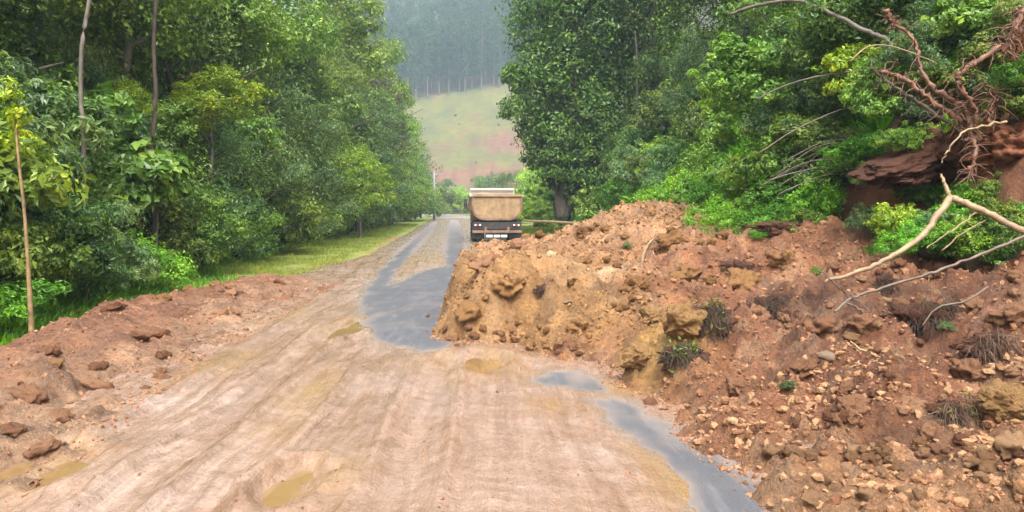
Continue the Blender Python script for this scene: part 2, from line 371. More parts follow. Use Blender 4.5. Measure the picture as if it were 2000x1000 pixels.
M_TANC = clod_mat('tan_clod', (.20, .10, .038), (.37, .205, .085))
def mud_mat():
    m, t, p, o = newmat('road_mud')
    tc = t.nodes.new('ShaderNodeTexCoord'); mp = N(t, 'ShaderNodeMapping'); wn = noise(t, .8, 3, .6, tc.outputs['Object'])
    wv = N(t, 'ShaderNodeVectorMath', operation='MULTIPLY_ADD'); t.links.new(wn.outputs[1], wv.inputs[0]); wv.inputs[1].default_value = (.35, 1.2, 0); t.links.new(tc.outputs['Object'], wv.inputs[2]); t.links.new(wv.outputs[0], mp.inputs[0])
    mp.inputs['Rotation'].default_value = (0, 0, -.078); mp.inputs['Scale'].default_value = (5.5, .8, 1)
    ob = tc.outputs['Object']
    st = noise(t, 1.6, 7, .68, mp.outputs[0]); n1 = noise(t, .55, 4, .6, ob); n2 = noise(t, 16, 6, .72, ob); n3 = noise(t, 70, 3, .6, ob)
    base = ramp(t, n1.outputs[0], [(.26, (.235, .142, .07)), (.38, (.225, .142, .095)), (.50, (.255, .165, .12)), (.66, (.285, .205, .165))])
    sc = ramp(t, st.outputs[0], [(.26, (.66, .59, .52)), (.42, (.90, .87, .83)), (.52, (1.02, 1.02, 1.0)), (.60, (1.18, 1.18, 1.18)), (.72, (.9, .84, .74))])
    dc = ramp(t, n2.outputs[0], [(.30, (.48, .38, .30)), (.42, (.92, .9, .88)), (.58, (1.05, 1.05, 1.05)), (.70, (1.5, 1.5, 1.5))])
    c = mixc(t, .3, base.outputs[0], sc.outputs[0], 'MULTIPLY'); c = mixc(t, .65, c, dc.outputs[0], 'MULTIPLY')
    n4 = noise(t, 2.2, 5, .65, ob); d4 = ramp(t, n4.outputs[0], [(.30, (.78, .72, .66)), (.44, (.97, .96, .95)), (.6, (1.04, 1.04, 1.04))]); c = mixc(t, 1., c, d4.outputs[0], 'MULTIPLY')
    mt = N(t, 'ShaderNodeMapping'); mt.inputs['Rotation'].default_value = (0, 0, -.078); mt.inputs['Scale'].default_value = (1, .022, 1)
    wt = N(t, 'ShaderNodeVectorMath', operation='MULTIPLY_ADD'); wl = noise(t, .25, 2, .5, ob); t.links.new(wl.outputs[1], wt.inputs[0]); wt.inputs[1].default_value = (.9, 0, 0); t.links.new(ob, wt.inputs[2]); t.links.new(wt.outputs[0], mt.inputs[0])
    tk = noise(t, 10, 5, .78, mt.outputs[0]); tr1 = ramp(t, tk.outputs[0], [(.32, (.50, .43, .36)), (.43, (.88, .85, .81)), (.53, (1.04, 1.04, 1.04)), (.63, (1.32, 1.33, 1.36))])
    at2 = N(t, 'ShaderNodeAttribute', attribute_name='track'); c = mixc(t, at2.outputs['Fac'], c, mixc(t, 1., c, tr1.outputs[0], 'MULTIPLY'))
    at = N(t, 'ShaderNodeAttribute', attribute_name='film')   # thin grey film of mud next to bare asphalt
    c = mixc(t, at.outputs['Fac'], c, (.21, .165, .135)); ay = N(t, 'ShaderNodeAttribute', attribute_name='clay'); c = mixc(t, ay.outputs['Fac'], c, (.25, .15, .062)); t.links.new(c, p.inputs['Base Color'])
    rr = ramp(t, st.outputs[0], [(.38, (.10,) * 3), (.6, (.36,) * 3)]); t.links.new(rr.outputs[0], p.inputs['Roughness'])
    mx = N(t, 'ShaderNodeMath', operation='ADD'); nb = noise(t, 30, 3, .6, ob); t.links.new(nb.outputs[0], mx.inputs[0]); t.links.new(tk.outputs[0], mx.inputs[1])
    bump(t, p, mx.outputs[0], .6, .02); return m
M_MUD = mud_mat()
def asphalt_mat():
    m, t, p, o = newmat('wet_asphalt')
    tc = t.nodes.new('ShaderNodeTexCoord'); ob = tc.outputs['Object']
    mp = N(t, 'ShaderNodeMapping'); t.links.new(ob, mp.inputs[0]); mp.inputs['Rotation'].default_value = (0, 0, -.078); mp.inputs['Scale'].default_value = (6, .8, 1)
    n1 = noise(t, .9, 5, .6, ob); st = noise(t, 1.3, 6, .7, mp.outputs[0]); n3 = noise(t, 90, 3, .7, ob)
    c = ramp(t, n3.outputs[0], [(.3, (.055, .056, .062)), (.7, (.125, .127, .138))])
    film = ramp(t, st.outputs[0], [(.52, (0, 0, 0)), (.62, (.45,) * 3), (.76, (.85,) * 3)]); film2 = ramp(t, n1.outputs[0], [(.54, (0, 0, 0)), (.74, (.6,) * 3)])
    cc = mixc(t, film.outputs[0], c.outputs[0], (.17, .165, .17)); cc = mixc(t, film2.outputs[0], cc, (.20, .17, .155))
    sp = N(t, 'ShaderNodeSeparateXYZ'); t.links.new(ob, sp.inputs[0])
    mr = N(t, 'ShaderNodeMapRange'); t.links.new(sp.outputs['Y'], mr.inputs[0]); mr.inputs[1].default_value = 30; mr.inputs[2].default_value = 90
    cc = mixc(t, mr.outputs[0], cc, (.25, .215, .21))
    ed = N(t, 'ShaderNodeAttribute', attribute_name='smear'); cc = mixc(t, ed.outputs['Fac'], cc, (.22, .175, .15))
    t.links.new(cc, p.inputs['Base Color'])
    rr = ramp(t, n1.outputs[0], [(.35, (.55,) * 3), (.65, (.75,) * 3)]); t.links.new(rr.outputs[0], p.inputs['Roughness'])
    p.inputs['Specular IOR Level'].default_value = .22; bump(t, p, n3.outputs[0], .5, .008); return m
M_ASPH = asphalt_mat()
def ground_mat():
    m, t, p, o = newmat('grassy_ground')
    at = N(t, 'ShaderNodeVertexColor', layer_name='Col'); tc = t.nodes.new('ShaderNodeTexCoord'); ob = tc.outputs['Object']
    n1 = noise(t, .35, 6, .7, ob); n2 = noise(t, 5, 6, .7, ob)
    r1 = ramp(t, n1.outputs[0], [(.3, (.7, .72, .6)), (.7, (1.25, 1.2, 1.1))]); r2 = ramp(t, n2.outputs[0], [(.3, (.6, .6, .5)), (.7, (1.35, 1.35, 1.2))])
    c = mixc(t, 1, at.outputs[0], r1.outputs[0], 'MULTIPLY'); c = mixc(t, .8, c, r2.outputs[0], 'MULTIPLY'); t.links.new(c, p.inputs['Base Color'])
    p.inputs['Roughness'].default_value = .8; bump(t, p, n2.outputs[0], .6, .06); return m
M_GROUND = ground_mat()
def water_mat(name, c, rough=.04):
    m, t, p, o = newmat(name)
    tc = t.nodes.new('ShaderNodeTexCoord'); n = noise(t, 5, 3, .5, tc.outputs['Object'])
    r = ramp(t, n.outputs[0], [(.3, tuple(v * .85 for v in c)), (.7, c)]); t.links.new(r.outputs[0], p.inputs['Base Color'])
    p.inputs['Roughness'].default_value = rough; bump(t, p, n.outputs[0], .05, .01); return m
M_WATER = water_mat('muddy_water', (.24, .145, .062), .06); M_GWATER = water_mat('grey_water', (.17, .125, .09), .12)

def leaf_mat(name, dark, light, tip=None, rough=.36, trans=.36):
    """leaf colour varies from leaf to leaf and from plant to plant"""
    m = bpy.data.materials.new(name); m.use_nodes = True; t = m.node_tree; t.nodes.clear()
    o = t.nodes.new('ShaderNodeOutputMaterial'); p = t.nodes.new('ShaderNodeBsdfPrincipled')
    ge = t.nodes.new('ShaderNodeNewGeometry'); oi = t.nodes.new('ShaderNodeObjectInfo')
    tip = tip or light
    r = ramp(t, ge.outputs['Random Per Island'], [(0, dark), (.45, tuple((a + b) / 2 for a, b in zip(dark, light))), (.85, light), (1, tip)])
    tc = t.nodes.new('ShaderNodeTexCoord'); n = noise(t, 1.6, 3, .6, tc.outputs['Object'])
    r2 = ramp(t, n.outputs[0], [(.3, (.6, .7, .68)), (.5, (1, 1, 1)), (.66, (1.7, 1.45, 1.0))])
    c = mixc(t, 1, r.outputs[0], r2.outputs[0], 'MULTIPLY')
    hv = t.nodes.new('ShaderNodeHueSaturation')
    m1 = N(t, 'ShaderNodeMapRange'); t.links.new(oi.outputs['Random'], m1.inputs[0]); m1.inputs[3].default_value = .480; m1.inputs[4].default_value = .515
    ml = N(t, 'ShaderNodeMath', operation='MULTIPLY'); ml.inputs[1].default_value = 7.31; t.links.new(oi.outputs['Random'], ml.inputs[0])
    fr = N(t, 'ShaderNodeMath', operation='FRACT'); t.links.new(ml.outputs[0], fr.inputs[0])
    m2 = N(t, 'ShaderNodeMapRange'); t.links.new(fr.outputs[0], m2.inputs[0]); m2.inputs[3].default_value = .7; m2.inputs[4].default_value = 1.35
    t.links.new(m1.outputs[0], hv.inputs['Hue']); t.links.new(m2.outputs[0], hv.inputs['Value']); t.links.new(c, hv.inputs['Color'])
    t.links.new(hv.outputs[0], p.inputs['Base Color']); p.inputs['Roughness'].default_value = rough; p.inputs['Specular IOR Level'].default_value = .42
    tr = t.nodes.new('ShaderNodeBsdfTranslucent'); hv2 = N(t, 'ShaderNodeHueSaturation', Saturation=1.1, Value=1.35); t.links.new(hv.outputs[0], hv2.inputs['Color']); t.links.new(hv2.outputs[0], tr.inputs[0])
    mx = N(t, 'ShaderNodeMixShader'); mx.inputs[0].default_value = trans
    t.links.new(p.outputs[0], mx.inputs[1]); t.links.new(tr.outputs[0], mx.inputs[2]); t.links.new(mx.outputs[0], o.inputs[0])
    return m
L_MID = leaf_mat('leaves_mid_green', (.06, .125, .016), (.19, .315, .05), (.30, .42, .09))
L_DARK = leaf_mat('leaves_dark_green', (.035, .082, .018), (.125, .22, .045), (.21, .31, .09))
L_LIGHT = leaf_mat('leaves_yellow_green', (.13, .26, .02), (.30, .45, .04), (.48, .52, .06))
L_BLUE = leaf_mat('leaves_grey_green', (.06, .115, .04), (.14, .235, .08), (.23, .31, .15))
L_OLIVE = leaf_mat('leaves_olive', (.075, .125, .025), (.17, .245, .055), (.26, .31, .09))
L_PURP = leaf_mat('leaves_bronze', (.05, .055, .035), (.13, .13, .08), (.22, .20, .14))
L_EUC = leaf_mat('leaves_eucalyptus', (.015, .045, .02), (.06, .13, .05), (.12, .2, .09), rough=.7)
L_GRASS = leaf_mat('grass_blades', (.12, .17, .02), (.26, .31, .05), (.40, .36, .12))
L_LUSH = leaf_mat('lush_weeds', (.06, .18, .012), (.16, .36, .03), (.28, .46, .06))
M_BARK = plain('dark_bark', (.07, .05, .035), .8, scale=5, var=.5)
M_BARKG = plain('grey_bark', (.12, .10, .078), .75, scale=5, var=.4)
M_BARKP = plain('pale_stripped_wood', (.27, .185, .10), .6, scale=9, var=.35)
M_BARKR = plain('red_muddy_root', (.15, .068, .036), .65, scale=9, var=.45)
M_BARKY = plain('yellowish_stem', (.21, .135, .06), .7, scale=9, var=.6)
M_TWIG = plain('dark_twig', (.13, .09, .065), .6, scale=9, var=.4)
M_STRAW = plain('root_fibres', (.11, .06, .035), .7, scale=9, var=.6)
M_CONC = plain('weathered_concrete', (.25, .25, .24), .8, scale=3, var=.15)

# ------------------------------------------------------------------ setting: ground, road, mud
def ground_col(X, Y, Z):
    n = fbm(X / 6, Y / 6, 4, 201); n2 = fbm(X / 1.5, Y / 1.5, 3, 202)
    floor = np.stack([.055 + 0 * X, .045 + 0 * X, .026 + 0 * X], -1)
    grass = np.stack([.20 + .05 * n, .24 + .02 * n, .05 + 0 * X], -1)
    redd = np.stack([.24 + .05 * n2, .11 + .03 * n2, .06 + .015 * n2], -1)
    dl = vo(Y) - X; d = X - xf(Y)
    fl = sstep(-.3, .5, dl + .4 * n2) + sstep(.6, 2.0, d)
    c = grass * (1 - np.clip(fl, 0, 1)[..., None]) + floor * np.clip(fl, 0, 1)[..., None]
    # bare reddish patches in the verge close to the road
    e = np.exp(-((X + 3.0 + .078 * Y) / 1.0) ** 2) * sstep(-.25, .35, n2) * (Y < 45)
    c = c * (1 - e[..., None]) + redd * e[..., None]
    # red earth of the slip scar on the right bank
    sc = sstep(-.4, .1, d) * (1 - sstep(4.5, 6.5, d)) * (1 - sstep(11.6, 13.2, Y + .8 * n2)) * sstep(1, 3, Y)
    c = c * (1 - sc[..., None]) + redd * sc[..., None]
    # hillside field
    f = sstep(196, 210, Y)[..., None]
    m = sstep(-.25, .5, 1.3 * fbm(X / 16, Y / 12, 5, 205, .6) + (262 - Y) / 70)[..., None]
    yel = np.stack([.105 + .06 * n, .105 + .05 * n, .03 + 0 * X], -1); rd = np.stack([.155 + .06 * n2, .072 + .035 * n2, .05 + .02 * n2], -1)
    top = sstep(18, 0, np.abs(Y - (334 + .22 * (X + 20))))[..., None] * .6 * sstep(-.2, .3, n)[..., None]
    fld = yel * (1 - m) + rd * m; fld = fld * (1 - top) + rd * top
    c = c * (1 - f) + fld * f
    ff = sstep(0, 6, Y - (330 + .25 * (X + 20)))[..., None]
    c = c * (1 - ff) + floor * ff * 1.2
    return c
a = np.linspace(0, 1, 190)
xs = np.concatenate([-(np.sinh(a[::-1] * 6.2) / np.sinh(6.2)) * 420, (np.sinh(a[1:] * 6.2) / np.sinh(6.2)) * 420])
ys = np.concatenate([[-60, -40, -20, -10, -5, -2, 0], 0.6 * np.exp(np.linspace(0, 1, 300) * math.log(760 / .6))])
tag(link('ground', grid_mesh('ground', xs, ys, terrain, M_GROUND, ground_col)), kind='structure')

def ylog(y0, y1, k):
    out = [y0]
    while out[-1] < y1: out.append(out[-1] * (1 + k))
    return A(out)
def strip(name, x0, x1, ys, z, mat, nx=14):
    V = []; ny = len(ys)
    for y in ys:
        for k in range(nx): V.append((x0(y) + (x1(y) - x0(y)) * k / (nx - 1), y, z))
    i = np.arange(nx * ny).reshape(ny, nx)
    F = np.stack([i[:-1, :-1], i[:-1, 1:], i[1:, 1:], i[1:, :-1]], -1).reshape(-1, 4)
    return mesh_np(name, A(V), F, mat, True)
curve = lambda y: -.078 * y - max(0, y - 130) ** 2 * .0035
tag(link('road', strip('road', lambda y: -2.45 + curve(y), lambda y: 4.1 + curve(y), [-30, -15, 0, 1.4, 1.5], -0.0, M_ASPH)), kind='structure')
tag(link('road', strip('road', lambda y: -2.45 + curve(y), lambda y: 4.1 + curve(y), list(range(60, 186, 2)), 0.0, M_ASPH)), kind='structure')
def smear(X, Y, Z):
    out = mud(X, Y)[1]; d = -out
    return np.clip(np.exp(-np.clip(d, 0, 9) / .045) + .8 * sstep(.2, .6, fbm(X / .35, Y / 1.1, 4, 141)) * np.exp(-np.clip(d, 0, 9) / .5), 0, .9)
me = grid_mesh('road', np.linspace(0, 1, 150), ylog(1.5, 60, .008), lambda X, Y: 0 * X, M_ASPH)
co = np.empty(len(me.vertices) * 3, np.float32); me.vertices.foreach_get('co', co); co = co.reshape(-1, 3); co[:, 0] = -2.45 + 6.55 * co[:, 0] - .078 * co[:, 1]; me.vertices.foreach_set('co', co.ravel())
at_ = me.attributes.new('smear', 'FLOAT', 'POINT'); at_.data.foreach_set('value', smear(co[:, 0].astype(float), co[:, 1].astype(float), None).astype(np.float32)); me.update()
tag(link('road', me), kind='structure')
tag(link('side_road', mesh_np('side_road', A([(-14, 186, .02), (26, 177, .02), (26, 184, .02), (-14, 193, .02)]), A([[0, 1, 2, 3]]).astype(int), M_ASPH)), kind='structure')

def mud_keep(X, Y, Z):
    return (Z > -.03) & (X > -4.8 - .078 * np.clip(Y - 14, 0, None)) & (X < 4.3 - .078 * Y)
mz = {}
def mudz(X, Y):
    T, out = mud(X, Y); mz['o'] = out
    l = -2.45 - .078 * Y                                      # beyond the asphalt edge the mud thins out over the verge
    T = T - .12 * sstep(.2, 1.4, l - X) * sstep(19, 26, Y) - .2 * sstep(2.0, 3.4, l - X)
    return T
xs = np.arange(-6.2, 4.4, .03)
me = grid_mesh('road_mud', xs, ylog(1.5, 30, .0062), mudz, M_MUD, attr={'film': lambda X, Y, Z: (1 - sstep(.0, .16, mz['o'])) * .8, 'clay': lambda X, Y, Z: clayf(X, Y), 'track': lambda X, Y, Z: np.clip(.42 + .58 * sstep(-.5, -1.2, X + .078 * Y) + .4 * fbm(X / .8, Y / 2, 3, 133), 0, 1)}, keep=mud_keep)
tag(link('road_mud', me), kind='structure')
xs = np.arange(-14, 2.5, .12)
me = grid_mesh('far_road_mud', xs, ylog(29.9, 120, .01), mudz, M_MUD, attr={'film': lambda X, Y, Z: np.clip(.45 + (1 - sstep(.0, .3, mz['o'])) * .4 + .25 * fbm(X / .5, Y / 14, 3, 138), 0, .9)}, keep=lambda X, Y, Z: (X > -3.1 - .078 * Y) & (X < 4.0 - .078 * Y))
tag(link('road_mud', me), kind='structure')

def mound_col(X, Y, Z):
    n = fbm(X / .9, Y / .9, 4, 301); n2 = fbm(X / .25, Y / .25, 3, 302); _, idc = worley(X / .34, Y / .34, 61)
    tan = A([.37, .205, .085]); red = A([.285, .125, .062]); pale = A([.47, .31, .19]); dk = A([.085, .04, .026]); yel = A([.37, .22, .075]); org = A([.46, .255, .135])
    def w3(v): return v[..., None]
    c = w3(np.ones_like(X)) * red
    f = sstep(2.3, .9, X + .35 * n) * sstep(8.2, 9.2, Y); c = c * (1 - w3(f)) + tan * w3(f)          # front lobe
    f = sstep(11.6, 14.5, Y + n) * sstep(5, 3.5, X); c = c * (1 - w3(f)) + org * w3(f)              # back ridge
    f = np.exp(-(((X - 1.15) / .75) ** 2 + ((Y - 11.1) / .45) ** 2)); f = np.clip(f * 1.7, 0, 1); c = c * (1 - w3(f)) + pale * 1.2 * w3(f)
    f = np.exp(-(((X - 1.45) / .35) ** 2 + ((Y - 7.6) / .7) ** 2)) ; f = np.clip(f * 1.5, 0, 1); c = c * (1 - w3(f)) + yel * w3(f)
    f = sstep(5.4, 4.3, Y + .6 * n) * .6; c = c * (1 - w3(f)) + A([.40, .235, .125]) * w3(f)                       # pale clods close by
    f = sstep(.15, .5, n) * sstep(1.8, 2.6, X) * sstep(10, 9, Y) * .8; c = c * (1 - w3(f)) + dk * w3(f)
    f = sstep(1.6, 2.4, X) * sstep(4.6, 5.6, Y) * sstep(9.5, 8, Y) * .55; c = c * (1 - w3(f)) + A([.17, .070, .038]) * w3(f)
    f = sstep(.1, .45, n2) * .35; c = c * (1 - w3(f)) + pale * .8 * w3(f)
    return c * w3(.72 + .55 * idc)
xs = np.concatenate([np.arange(-1.5, 5.5, .024), np.arange(5.5, 9.0, .05)])
me = grid_mesh('landslide_mound', xs, ylog(2.6, 21.5, .0045), mound, M_SOIL, mound_col, keep=lambda X, Y, Z: Z > -.12)
tag(link('landslide_mound', me), kind='structure')
def scar_mask(X, Y):
    d = X - xf(Y); w_ = .35 * fbm(X / .8, Y / .8, 3, 331)
    return sstep(-.3, .1, d + w_) * (1 - sstep(3.2, 3.8, d + w_)) * (1 - sstep(12.6, 13.2, Y + w_ + .35 * np.clip(d, 0, 9))) * sstep(4, 4.6, Y)
def scar(X, Y):
    rg = 1 - np.abs(fbm(X / .7, Y / .9, 4, 332)); m_ = scar_mask(X, Y)
    return terrain(X, Y) - .25 + m_ * (.42 + .22 * fbm(X / 1.0, Y / 1.0, 4, 333) + .2 * (rg - .7) + .05 * clods(X, Y, .25, 334, .6) + .04 * fbm(X / .15, Y / .15, 3, 335))
def scar_col(X, Y, Z):
    n = fbm(X / .6, Y / .6, 4, 336); a1 = A([.20, .075, .032]); b1 = A([.30, .125, .055]); d1 = A([.10, .042, .022])
    t = sstep(-.3, .3, n)[..., None]; q = sstep(.15, .4, fbm(X / .9, Y / .5, 3, 337))[..., None] * .8
    return (a1 * (1 - t) + b1 * t) * (1 - q) + d1 * q
tag(link('slip_scar', grid_mesh('slip_scar', np.arange(4.0, 10.5, .035), np.arange(4.5, 13.4, .035), scar, M_SOIL, scar_col, keep=lambda X, Y, Z: scar_mask(X, Y) > .02)), kind='structure')
def bank_col(X, Y, Z):
    n = fbm(X / .8, Y / .8, 4, 311); _, idc = worley(X / .36, Y / .36, 101)
    a1 = A([.30, .142, .082]); b1 = A([.37, .225, .14])
    t = sstep(.35, .9, (X - xo(Y)) / (xi(Y) - xo(Y)) + .5 * n)[..., None]
    return (a1 * (1 - t) + b1 * t) * (.75 + .5 * idc)[..., None]
xs = np.arange(-7.0, -2.9, .03)
me = grid_mesh('mud_bank', xs, ylog(2.5, 25, .0065), bank, M_SOIL, bank_col, keep=lambda X, Y, Z: Z > -.1)
tag(link('mud_bank', me), kind='structure')
for k, (a0, b0, ra, rb, dp) in enumerate(PUDW):
    n = 40; th = np.linspace(0, 2 * math.pi, n, endpoint=False); q = 1.2 + .12 * np.sin(3 * th + k) + .08 * np.sin(5 * th)
    V = np.stack([a0 + ra * q * np.cos(th), b0 + rb * q * np.sin(th), np.full(n, .008)], 1)
    tag(link('puddle', mesh_np('puddle', V, np.arange(n)[None, :], M_WATER)), kind='structure')
# ------------------------------------------------------------------ geometry builders
def tube(pts, radii, sides=7):
    """swept tube, returns V, list of face arrays"""
    P = A(pts); n = len(P); V = []
    T = np.gradient(P, axis=0); up = A([0, 0, 1.])
    for i in range(n):
        t = T[i] / (np.linalg.norm(T[i]) + 1e-9)
        b = np.cross(t, up); 
        if np.linalg.norm(b) < .15: b = np.cross(t, A([1., 0, 0]))
        b /= np.linalg.norm(b); c = np.cross(b, t)
        for k in range(sides):
            an = 2 * math.pi * k / sides; V.append(P[i] + radii[i] * (math.cos(an) * b + math.sin(an) * c))
    i = np.arange(n * sides).reshape(n, sides); j = np.roll(i, -1, 1)
    F = [np.stack([i[:-1], j[:-1], j[1:], i[1:]], -1).reshape(-1, 4)]
    F.append(i[0][::-1][None, :]); F.append(i[-1][None, :])
    return A(V), F
class Acc:
    def __init__(s): s.V = []; s.F = {}; s.n = 0
    def add(s, V, F):
        if not isinstance(F, list): F = [F]
        for f in F: s.F.setdefault(f.shape[1], []).append(f + s.n)
        s.V.append(V); s.n += len(V)
    def mesh(s, name, mat, smooth=True, col=None):
        return mesh_np(name, np.concatenate(s.V), [np.concatenate(v) for v in s.F.values()], mat, smooth, col)
def curved(pts, n=10, jit=0.0, seed=0):
    P = A(pts); m = len(P); r = np.random.default_rng(seed)
    t = np.linspace(0, m - 1, n * (m - 1) + 1); out = []
    for u in t:
        i = min(int(u), m - 2); f = u - i
        p0, p1, p2, p3 = P[max(i - 1, 0)], P[i], P[i + 1], P[min(i + 2, m - 1)]
        out.append(.5 * ((2 * p1) + (-p0 + p2) * f + (2 * p0 - 5 * p1 + 4 * p2 - p3) * f * f + (-p0 + 3 * p1 - 3 * p2 + p3) * f ** 3))
    out = A(out)
    if jit: out = out + r.normal(0, jit, out.shape)
    return out
def leaves(C, Nn, L, Wd, r, droop=.3):
    """diamond-shaped folded leaves: centres, normals, length, width"""
    n = len(C)
    Nn = Nn / (np.linalg.norm(Nn, axis=1, keepdims=True) + 1e-9)
    rnd = r.normal(size=(n, 3)); rnd[:, 2] -= droop
    a = rnd - (rnd * Nn).sum(1, keepdims=True) * Nn; a /= (np.linalg.norm(a, axis=1, keepdims=True) + 1e-9)
    b = np.cross(Nn, a); L = (L * (.6 + .8 * r.random(n)))[:, None]; Wd = Wd * L
    V = np.stack([C - a * L * .5, C + b * Wd * .5 - a * L * .05 + Nn * L * .08, C + a * L * .5 - Nn * L * .06, C - b * Wd * .5 - a * L * .05 + Nn * L * .08], 1).reshape(-1, 3)
    F = np.arange(4 * n).reshape(n, 4)
    return V, F
def foliage(name, blobs, nleaf, L, mat, seed, wid=.5, clump=.30, per=34, droop=.3, low=-.35, inner=.12):
    nleaf = int(nleaf * 1.55); L = L * .80; per = per * 1.3
    r = np.random.default_rng(seed); B = A(blobs)
    area = (B[:, 3] * B[:, 4] + B[:, 4] * B[:, 5]); pr = area / area.sum()
    ncl = max(4, int(nleaf / per)); bi = r.choice(len(B), ncl, p=pr)
    d = r.normal(size=(ncl * 3, 3)); d /= np.linalg.norm(d, axis=1, keepdims=True); d = d[d[:, 2] > low][:ncl]
    while len(d) < ncl: d = np.concatenate([d, d])[:ncl]
    R = B[bi, 3:6]; cc = B[bi, :3] + d * R * (.72 + .36 * r.random((ncl, 1)))
    rc = clump * R.mean(1) * (.6 + .8 * r.random(ncl))
    ci = r.integers(0, ncl, nleaf)
    q = r.normal(size=(nleaf, 3)); q /= np.linalg.norm(q, axis=1, keepdims=True)
    q[:, 2] = q[:, 2] * .8 + .1
    rad = rc[ci] * (.35 + .65 * r.random(nleaf) ** .5)
    C = cc[ci] + q * rad[:, None] * A([1.05, 1.05, .95])
    Nn = q * .7 + d[ci] * .6 + A([0, 0, .40]) + r.normal(size=(nleaf, 3)) * .45
    k = int(nleaf * inner)
    if k:
        b2 = r.choice(len(B), k, p=pr); dd = r.normal(size=(k, 3)); dd /= np.linalg.norm(dd, axis=1, keepdims=True)
        C[:k] = B[b2, :3] + dd * B[b2, 3:6] * (r.random((k, 1)) ** .5) * .75
    V, F = leaves(C, Nn, L, wid, r, droop)
    return mesh_np(name, V, F, mat, False)
def rblobs(n, R, H, z0, seed, sz=.45):
    r = np.random.default_rng(seed); out = [(0, 0, z0 + H * .5, R * .6, R * .6, H * .42)]
    for _ in range(n):
        a = r.random() * 6.283; rr = R * (.35 + .5 * r.random()); h = r.random()
        k = math.sin(math.pi * (.15 + .8 * h)) ** .6
        s = R * sz * (.7 + .6 * r.random())
        out.append((rr * k * math.cos(a), rr * k * math.sin(a), z0 + h * H, s, s, s * .8))
    return out

SHRUB = [('leafy_shrub', foliage('shrub_foliage', rblobs(9, .95, 1.3, .25, 1), 5200, .12, L_MID, 11)),
         ('leafy_shrub', foliage('shrub_foliage', rblobs(11, 1.0, 1.5, .25, 2), 6500, .095, L_DARK, 12)),
         ('leafy_shrub', foliage('shrub_foliage', rblobs(7, 1.0, 1.0, .2, 3), 3200, .17, L_MID, 13, wid=.6)),
         ('leafy_shrub', foliage('shrub_foliage', rblobs(9, 1.0, 1.4, .2, 4), 5600, .11, L_BLUE, 14, wid=.35, droop=.9)),
         ('leafy_shrub', foliage('shrub_foliage', rblobs(8, 1.1, .9, .15, 5), 5200, .10, L_LUSH, 15, wid=.45)),
         ('leafy_shrub', foliage('shrub_foliage', rblobs(10, 1.0, 1.2, .25, 6), 5600, .11, L_OLIVE, 16)),
         ('leafy_shrub', foliage('shrub_foliage', rblobs(7, 1.0, 1.1, .3, 7), 4200, .13, L_LIGHT, 17)),
         ('leafy_shrub', foliage('shrub_foliage', rblobs(9, 1.0, .7, .1, 8), 4600, .12, L_MID, 18, wid=.3, droop=1.2))]
SHW = ['mid green leafy', 'dark green dense', 'broad-leaved green', 'grey-green drooping', 'bright lush green', 'olive green', 'yellow-green', 'low sprawling green']
def trunk_mesh(name, H, r0, mat, seed, lean=.3, limbs=6, z1=.45, R=2.0):
    r = np.random.default_rng(seed); ac = Acc()
    p = [(0, 0, -.5)]
    for k in range(1, 6): p.append((lean * k / 5 * r.uniform(.2, 1.2), lean * k / 5 * r.uniform(-.8, .8), H * k / 5))
    P = curved(p, 4); ac.add(*tube(P, np.interp(np.linspace(0, 1, len(P)), [0, .1, 1], [r0 * 1.35, r0, r0 * .25]), 8))
    for k in range(limbs):
        h = z1 + (1 - z1) * (k + .3) / limbs * .9; b = P[int(h * (len(P) - 1))]; an = r.random() * 6.283; l = R * r.uniform(.5, .9)
        q = [b, b + A([math.cos(an) * l * .5, math.sin(an) * l * .5, l * .35]), b + A([math.cos(an + .3) * l, math.sin(an + .3) * l, l * .6])]
        Q = curved(q, 4); ac.add(*tube(Q, np.linspace(r0 * .45, r0 * .1, len(Q)), 5))
    return ac.mesh(name, mat)
# tree kinds: (trunk mesh, crown mesh), unit trees about 10 m tall
TREE = []
def tkind(H, R, z0, n, L, lm, bm, seed, r0=.16, wid=.5, droop=.3, nb=16, sz=.38, limbs=7, per=34, clump=.34):
    TREE.append((trunk_mesh('trunk', H * .93, r0, bm, seed, .5, limbs, z0 / H * .9, R), foliage('crown', rblobs(nb, R, H - z0 - .6, z0, seed + 1, sz), n, L, lm, seed + 2, wid=wid, droop=droop, clump=clump, per=per)))
tkind(10, 2.5, 2.6, 15000, .17, L_MID, M_BARKG, 101)                                # 0 broadleaf
tkind(10, 2.4, 1.8, 15000, .15, L_DARK, M_BARK, 111)                                # 1 dense dark
tkind(11, 2.2, 3.2, 14000, .17, L_OLIVE, M_BARKG, 121, wid=.28, droop=1.0)          # 2 wispy
tkind(5, 1.9, 1.4, 7500, .15, L_LIGHT, M_BARKG, 131, r0=.07)                        # 3 bright small tree
tkind(9, 2.4, 1.6, 13000, .16, L_PURP, M_BARK, 141)                                 # 4 bronze
tkind(5.5, 1.9, .9, 9500, .13, L_MID, M_BARK, 151, r0=.08)                          # 5 small green tree
tkind(6, 2.0, 1.0, 9500, .13, L_BLUE, M_BARK, 161, r0=.09, wid=.35, droop=.8)       # 6 small grey-green
TW_ = ['mid green broadleaf', 'dense dark green', 'wispy pale olive', 'bright yellow-green young', 'bronze-grey dark', 'small bushy green', 'small grey-green drooping']

